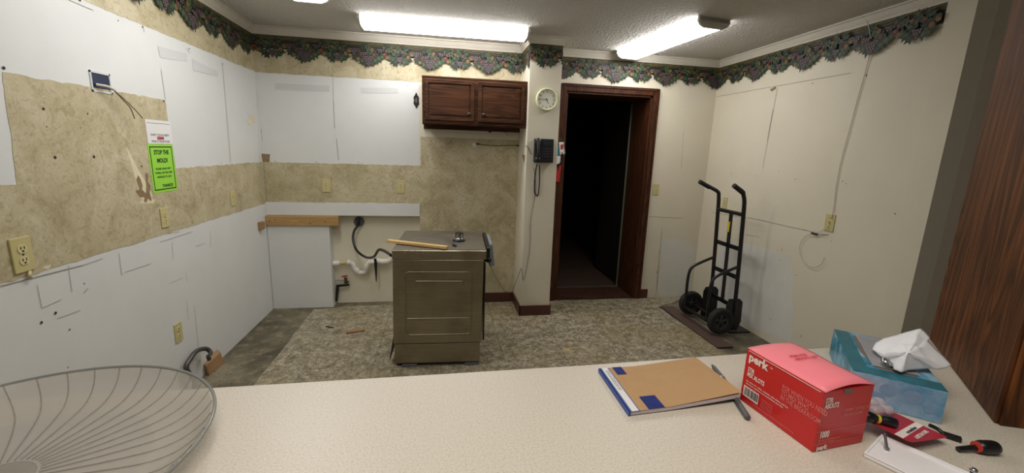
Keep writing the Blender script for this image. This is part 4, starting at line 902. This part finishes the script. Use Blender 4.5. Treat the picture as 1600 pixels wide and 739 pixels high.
lid = m.build('lid', 'perksheen', pk); so = lid.modifiers.new('solid', 'SOLIDIFY'); so.thickness = .0008; so.offset = -1
uL = (b1-b0).normalized(); uE = (b2-b1).normalized(); Z1 = V((0, 0, 1)); nL = uL.cross(Z1); nE = uE.cross(Z1); LL = (b1-b0).length; LE = (b2-b1).length
def tL(body, u, v, size, mm='print', bold=0, sx=1.0, space=1.0): return text('lettering', body, size, frame(b0+uL*(u*LL)+Z1*(v*BHt)+nL*.0007, uL, Z1), mm, pk, bold, .0001, sx=sx, space=space)
def tE(body, u, v, size, mm='print', bold=0, sx=1.0, space=1.0): return text('lettering', body, size, frame(b1+uE*(u*LE)+Z1*(v*BHt)+nE*.0007, uE, Z1), mm, pk, bold, .0001, sx=sx, space=space)
def rL(u0, v0, u1, v1, nm, mm, base=b0, uu=None, off=.0006, LLn=None):
    uu = uu or uL; ln = LLn or LL; nn = uu.cross(Z1)
    return MB().prism([base+uu*(a*ln)+Z1*(b*BHt)+nn*off for a, b in ((u0, v0), (u1, v0), (u1, v1), (u0, v1))], nn, .00015).build(nm, mm, pk)
tL('perk', .05, .80, .024, 'print', .0009); tL('\u2122', .05+.30, .85, .007)
tL('STIR\nMIX ALOTS', .06, .60, .0135, 'print', .0003, .62, .8)
tL('Stir sticks for coffee, cocktails, milk shakes and tea.\nUse them anywhere and everywhere you like.', .06, .41, .0048, 'print', 0, 1.0, 1.2)
rL(.04, .13, .27, .32, 'barcode_label', 'print')
m = MB(); xx = .055
while xx < .255:
    w = rnd.choice([.004, .007, .011]); m.prism([b0+uL*(a*LL)+Z1*(b_*BHt)+nL*.0009 for a, b_ in ((xx, .16), (xx+w, .16), (xx+w, .30), (xx, .30))], nL, .0001); xx += w+rnd.choice([.004, .008])
m.build('barcode', 'blackink', pk)
tL('Distributed by\nand packed for\nthe breakroom.\nMade in China', .31, .26, .0045, 'printpink', 0, 1, 1.1)
tL('FOR WHEN YOU NEED\nTO MIDI WHO\nIN THE BREAKROOM', .545, .66, .0135, 'printpink', .0001, .62, .78)
tL('Keep away from heat, flames and moisture. Store dry.', .22, .08, .0042, 'printpink')
rL(.03, .955, .97, .965, 'printed_line', 'print')
tE('STIR\nABOUTS', .06, .80, .0135, 'print', .0003, .62, .8)
tE("HOME COFFEES OR\nBREAKROOMS", .47, .60, .0095, 'printpink', 0, .75, .95)
tE('1000', .07, .23, .018, 'print', .0006, .6); tE('stir sticks, individually boxed\ncount of one thousand', .06, .18, .0042, 'printpink')
tE('perk', .06, .03, .0125, 'print', .0006)
rL(.0, .335, .97, .341, 'printed_line', 'printpink', b1, uE, LLn=LE); rL(.0, .125, .97, .131, 'printed_line', 'printpink', b1, uE, LLn=LE)
cn = b1+uE*(.47*LE)+Z1*(BHt-.002)
MB().prism([cn+uE*(.011*math.cos(PI+k*PI/10))+Z1*(.011*math.sin(PI+k*PI/10))+nE*.0006 for k in range(11)], nE, .0002).build('thumb_notch', 'inside', pk)
tp = quadlerp([b0, b3, b2, b1], .30, .42)
for j, (body, s_) in enumerate((('PERK STIR', .010), ('ABOUTS 1000', .010))):
    text('lid_print', body, .009, frame(tp+V((0, 0, BHt+.0098))-Z1.cross(uE)*(j*.011), (b3-b0), Z1.cross(b3-b0)), 'perkdk', pk, .0002, .0001)

# ------------------------------------------------------------------ tissue box
TZp = .069; fl_, fr_, bl_ = V((.862, .686, CZ)), V((.971, .587, CZ)), V((1.020, .880, CZ)); br_ = fr_+(bl_-fl_)
tb = thing('tissue_box', 'blue patterned flat tissue box on the counter behind the red carton', 'tissue box', (.96, .74, CZ))
MB().prism([p+V((0, 0, .0004)) for p in (fl_, fr_, br_, bl_)], (0, 0, 1), TZp).build('carton', 'tprint', tb, bevel=.0015)
def tq(u, v, z=TZp+.0005): return quadlerp([fl_, fr_, br_, bl_], u, v)+V((0, 0, z))
MB().prism([tq(u, v) for u, v in ((0, 0), (1, 0), (1, .16), (.2, .14), (.2, 1), (0, 1))], (0, 0, 1), .0003).build('top_border', 'tdeep', tb)
uF = (fr_-fl_).normalized(); nF = uF.cross(Z1); nF_ = nF
OPN = [(.30, .20), (.36, .15), (.72, .15), (.80, .22), (.80, .88), (.74, .95), (.30, .95), (.25, .90), (.22, .5)]
MB().prism([fl_+V((0, 0, .001))+nF_*.0001, fr_+V((0, 0, .001))+nF_*.0001, fr_+V((0, 0, TZp*.97))+nF_*.0001, fl_+V((0, 0, TZp*.97))+nF_*.0001], nF_, .0004).build('front_panel', 'tfront', tb)
def fz(u, v): return fl_+(fr_-fl_)*u+V((0, 0, TZp*v))+nF*.0006
m = MB()
for k, (cu, cv, r_) in enumerate(((.18, .45, .17), (.42, .62, .16), (.68, .6, .17), (.3, .25, .2), (.87, .35, .09))):
    m.face([fz(min(1, max(0, cu+r_*.6*math.cos(a*PI/9))), min(.97, max(.02, cv+r_*1.25*math.sin(a*PI/9))))+nF*(.0001*k) for a in range(18)], 0)
m.build('front_print', 'tlav', tb)
MB().prism([tq(u, v) for u, v in OPN], (0, 0, 1), .0007).build('opening', 'inside', tb)
m = MB(); n = 14; P = []
for i in range(n+1):
    for j in range(n+1):
        u, v = i/n, j/n; a = u*2-1; b = v*2-1; s_ = max(abs(a), abs(b)) or 1; l = math.hypot(a, b) or 1; a, b = a*s_/l, b*s_/l
        a, b = u*2-1, v*2-1; p = tq(.53+.26*a, .55+.38*b, TZp+.0025); p.z += (.005*noise.noise(p*55)+.003*noise.noise(p*140)+.004)*(1-.6*max(abs(a), abs(b))); P.append(p)
m.add(P, [(i*(n+1)+j, (i+1)*(n+1)+j, (i+1)*(n+1)+j+1, i*(n+1)+j+1) for i in range(n) for j in range(n)], 0, True); m.build('clear_film', 'film', tb)
# crumpled tissue pulled out of it
outl = [(1362, 548, 1.079), (1367, 538, 1.085), (1380, 531, 1.095), (1400, 526, 1.105), (1420, 520, 1.115), (1438, 515, 1.122), (1446, 522, 1.118), (1453, 530, 1.112), (1450, 535, 1.110), (1462, 548, 1.10), (1475, 560, 1.092), (1487, 573, 1.083), (1480, 577, 1.081), (1466, 580, 1.078), (1448, 579, 1.077), (1432, 580, 1.076), (1420, 581, 1.075), (1407, 585, 1.073), (1396, 580, 1.073), (1388, 566, 1.074), (1376, 560, 1.075)]
cen = onZ(1418, 552, 1.118); m = MB(); NR = 12; no = len(outl)*3; O = [onZ(x, y, z) for x, y, z in outl]
rim_ = []
for i in range(len(O)):
    for k in range(3): rim_.append(O[i].lerp(O[(i+1) % len(O)], k/3))
P = []
for r_ in range(1, NR+1):
    t_ = r_/NR
    for i, p in enumerate(rim_):
        q = cen.lerp(p, t_); w_ = math.sin(PI*min(1, t_*1.0))
        q.z += .009*noise.noise(q*26)*w_+.0025*noise.noise(q*85)*(.3+w_)-.004*abs(math.sin(i*.33+t_*2))*w_+.004
        P.append(q)
P.append(cen); ic = len(P)-1
fs = [(r_*no+i, r_*no+(i+1) % no, (r_+1)*no+(i+1) % no, (r_+1)*no+i) for r_ in range(NR-1) for i in range(no)]+[(ic, (i+1) % no, i) for i in range(no)]
m.add(P, fs, 0, True); ts = m.build('tissue', 'tissue'); so = ts.modifiers.new('solid', 'SOLIDIFY'); so.thickness = .0006
tag(ts, 'crumpled white tissue pulled out of the blue tissue box', 'tissue')
c = onZ(1387, 567, 1.082); m = MB(); m.lathe([(.004, .006), (.010, .004), (.013, -.002), (.010, -.006)], c, (.3, -.4, .8), 14); o = m.build('crumpled_film', 'silver'); 
for v in o.data.vertices: v.co += V((noise.noise(v.co*90), noise.noise(v.co*80+V((3, 0, 0))), noise.noise(v.co*85+V((0, 5, 0)))))*.004
tag(o, 'small shiny crumpled foil bit at the tissue box opening', 'foil')

# ------------------------------------------------------------------ white plastic tray
tA = V((.722, .527, CZ)); dl = V((.425, -.905, 0)); dwv = V((.905, .425, 0)); TLn, TWd = .19, .090
tr = thing('white_plate', 'long white plastic tray plate at the bottom right with a screw on it', 'tray', tA)
TM = frame(tA, dl, dwv)
MB().box((0, 0, .0004), (TLn, TWd, .007), 0, TM).build('base', 'tray', tr, bevel=.002)
MB().box((0, 0, .007), (TLn, .0035, .010), 0, TM).box((0, TWd-.0035, .007), (TLn, TWd, .011), 0, TM).box((0, 0.0035, .007), (.0035, TWd-.0035, .0095), 0, TM).build('raised_edge', 'tray', tr, bevel=.001)
s0 = onZ(1386, 701, CZ+.009); s1 = s0+V((.004, .012, .022))
o = MB().tube([s0, s1], .0022, 10).tube([s0-V((0, 0, .0015)), s0+(s1-s0)*.08], .0042, 10).build('machine_screw', 'silver'); tag(o, 'silver screw standing head down on the white tray near the red package', 'screw')
s0 = onZ(1521, 736, CZ+.014)
o = MB().lathe([(0, .005), (.004, .0045), (.0055, .0), (.003, -.001), (.003, -.005), (0, -.005)], s0, (.1, -.2, 1), 14).build('bolt_head', 'silver'); tag(o, 'small shiny bolt at the near end of the white tray', 'bolt')

# ------------------------------------------------------------------ blister package
cq = [V((.768, .628, CZ+.030)), V((.868, .640, CZ+.022)), V((.909, .534, CZ+.016)), V((.809, .522, CZ+.0242))]   # BL, BR, FR, FL
bp_ = thing('blister_pack', 'red tool package with clear blister and black handle lying on the tray', 'package', (.84, .58, CZ))
def cqf(u, v, z=0): return quadlerp(cq, u, v)+V((0, 0, z))
m = MB(); m.prism([cqf(*p) for p in ((0, 0), (.97, 0), (1, .03), (1, .97), (.97, 1), (.05, 1), (0, .95))], (0, 0, 1), .0008); m.build('backing_card', 'cardred', bp_)
MB().prism([cqf(u, v, .0010) for u, v in ((0, .80), (1, .60), (1, .70), (0, .91))][::-1], (0, 0, 1), .0003).build('white_band', 'print', bp_)
MB().prism([cqf(u, v, .0010) for u, v in ((0, .0), (.14, .0), (.10, .25), (0, .25))][::-1], (0, 0, 1), .0003).build('blue_band', 'bluetint', bp_)
uc = (cqf(1, .65)-cqf(0, .855)).normalized(); nc = (cq[1]-cq[0]).cross(cq[0]-cq[3]).normalized(); 
text('lettering', 'screwdriver', .009, frame(cqf(.3, .835, .0018), uc, nc.cross(uc)), 'blackink', bp_, .0002, .0001)
text('lettering', '6 BITS IN ONE', .0085, frame(cqf(.26, .965, .0018), uc, nc.cross(uc)), 'print', bp_, .0003, .0001)
h0, h1 = cqf(-.10, .40, .010), cqf(.34, .66, .008)
hd = h1-h0
MB().tube([h0+hd*t for t in (0, .06, .2, .36, .40, .46, .52, .62, .8, .95, 1)], [.004, .009, .0105, .009, .0065, .0065, .0065, .009, .0105, .009, .004], 16).build('screwdriver_handle', 'black', bp_)
MB().tube([h0+hd*.43, h0+hd*.5], .0082, 14).build('yellow_collar', 'yellow', bp_)
for (u0, v0, u1, v1, r_) in ((.22, .10, .55, .12, .012), (.58, .12, .95, .16, .012), (.34, .32, .84, .34, .009)):
    a, b = cqf(u0, v0, .009), cqf(u1, v1, .009); d_ = b-a
    MB().tube([a+d_*t for t in (0, .03, .1, .45, .5, .55, .9, .97, 1)], [r_*.3, r_*.8, r_, r_, r_*.8, r_, r_, r_*.8, r_*.3], 14).build('blister_bubble', 'blister', bp_)
for k, (u, v) in enumerate(((.35, .42), (.46, .44), (.57, .45), (.66, .42), (.40, .55), (.52, .56))):
    p = cqf(u, v, .003); MB().tube([p-uc*.006, p+uc*.008], .0022, 8).build('screwdriver_bit', 'silver', bp_)
# black hex tool and small black driver
o = MB().tube([onZ(1452, 664, CZ+.014), onZ(1466, 671, CZ+.010), onZ(1476, 680, CZ+.006)], .0035, 8, sub=4).bar(onZ(1474, 678, CZ+.0050), onZ(1502, 687, CZ+.0050), .011, .007).build('black_strap', 'black'); tag(o, 'flat black plastic arm sticking out from under the red package', 'tool')
ka, kb = onZ(1498, 697, CZ+.012), onZ(1557, 699, CZ+.012); kd = kb-ka
kn = thing('small_black_driver', 'stubby black tool with flared end and red ring, alone on the counter', 'tool', V((kb.x, kb.y, CZ)))
MB().tube([ka+V((0, 0, -.006)), ka+kd*.45+V((0, 0, -.002))], [.0045, .0052], 14).build('shaft', 'black', kn)
MB().tube([ka+kd*.44, ka+kd*.50], .0092, 16).build('red_ring', 'ring', kn)
MB().tube([ka+kd*t for t in (.5, .54, .62, .9, .98, 1.0)], [.008, .0105, .0118, .0118, .0108, .008], 18).build('flared_head', 'black', kn)
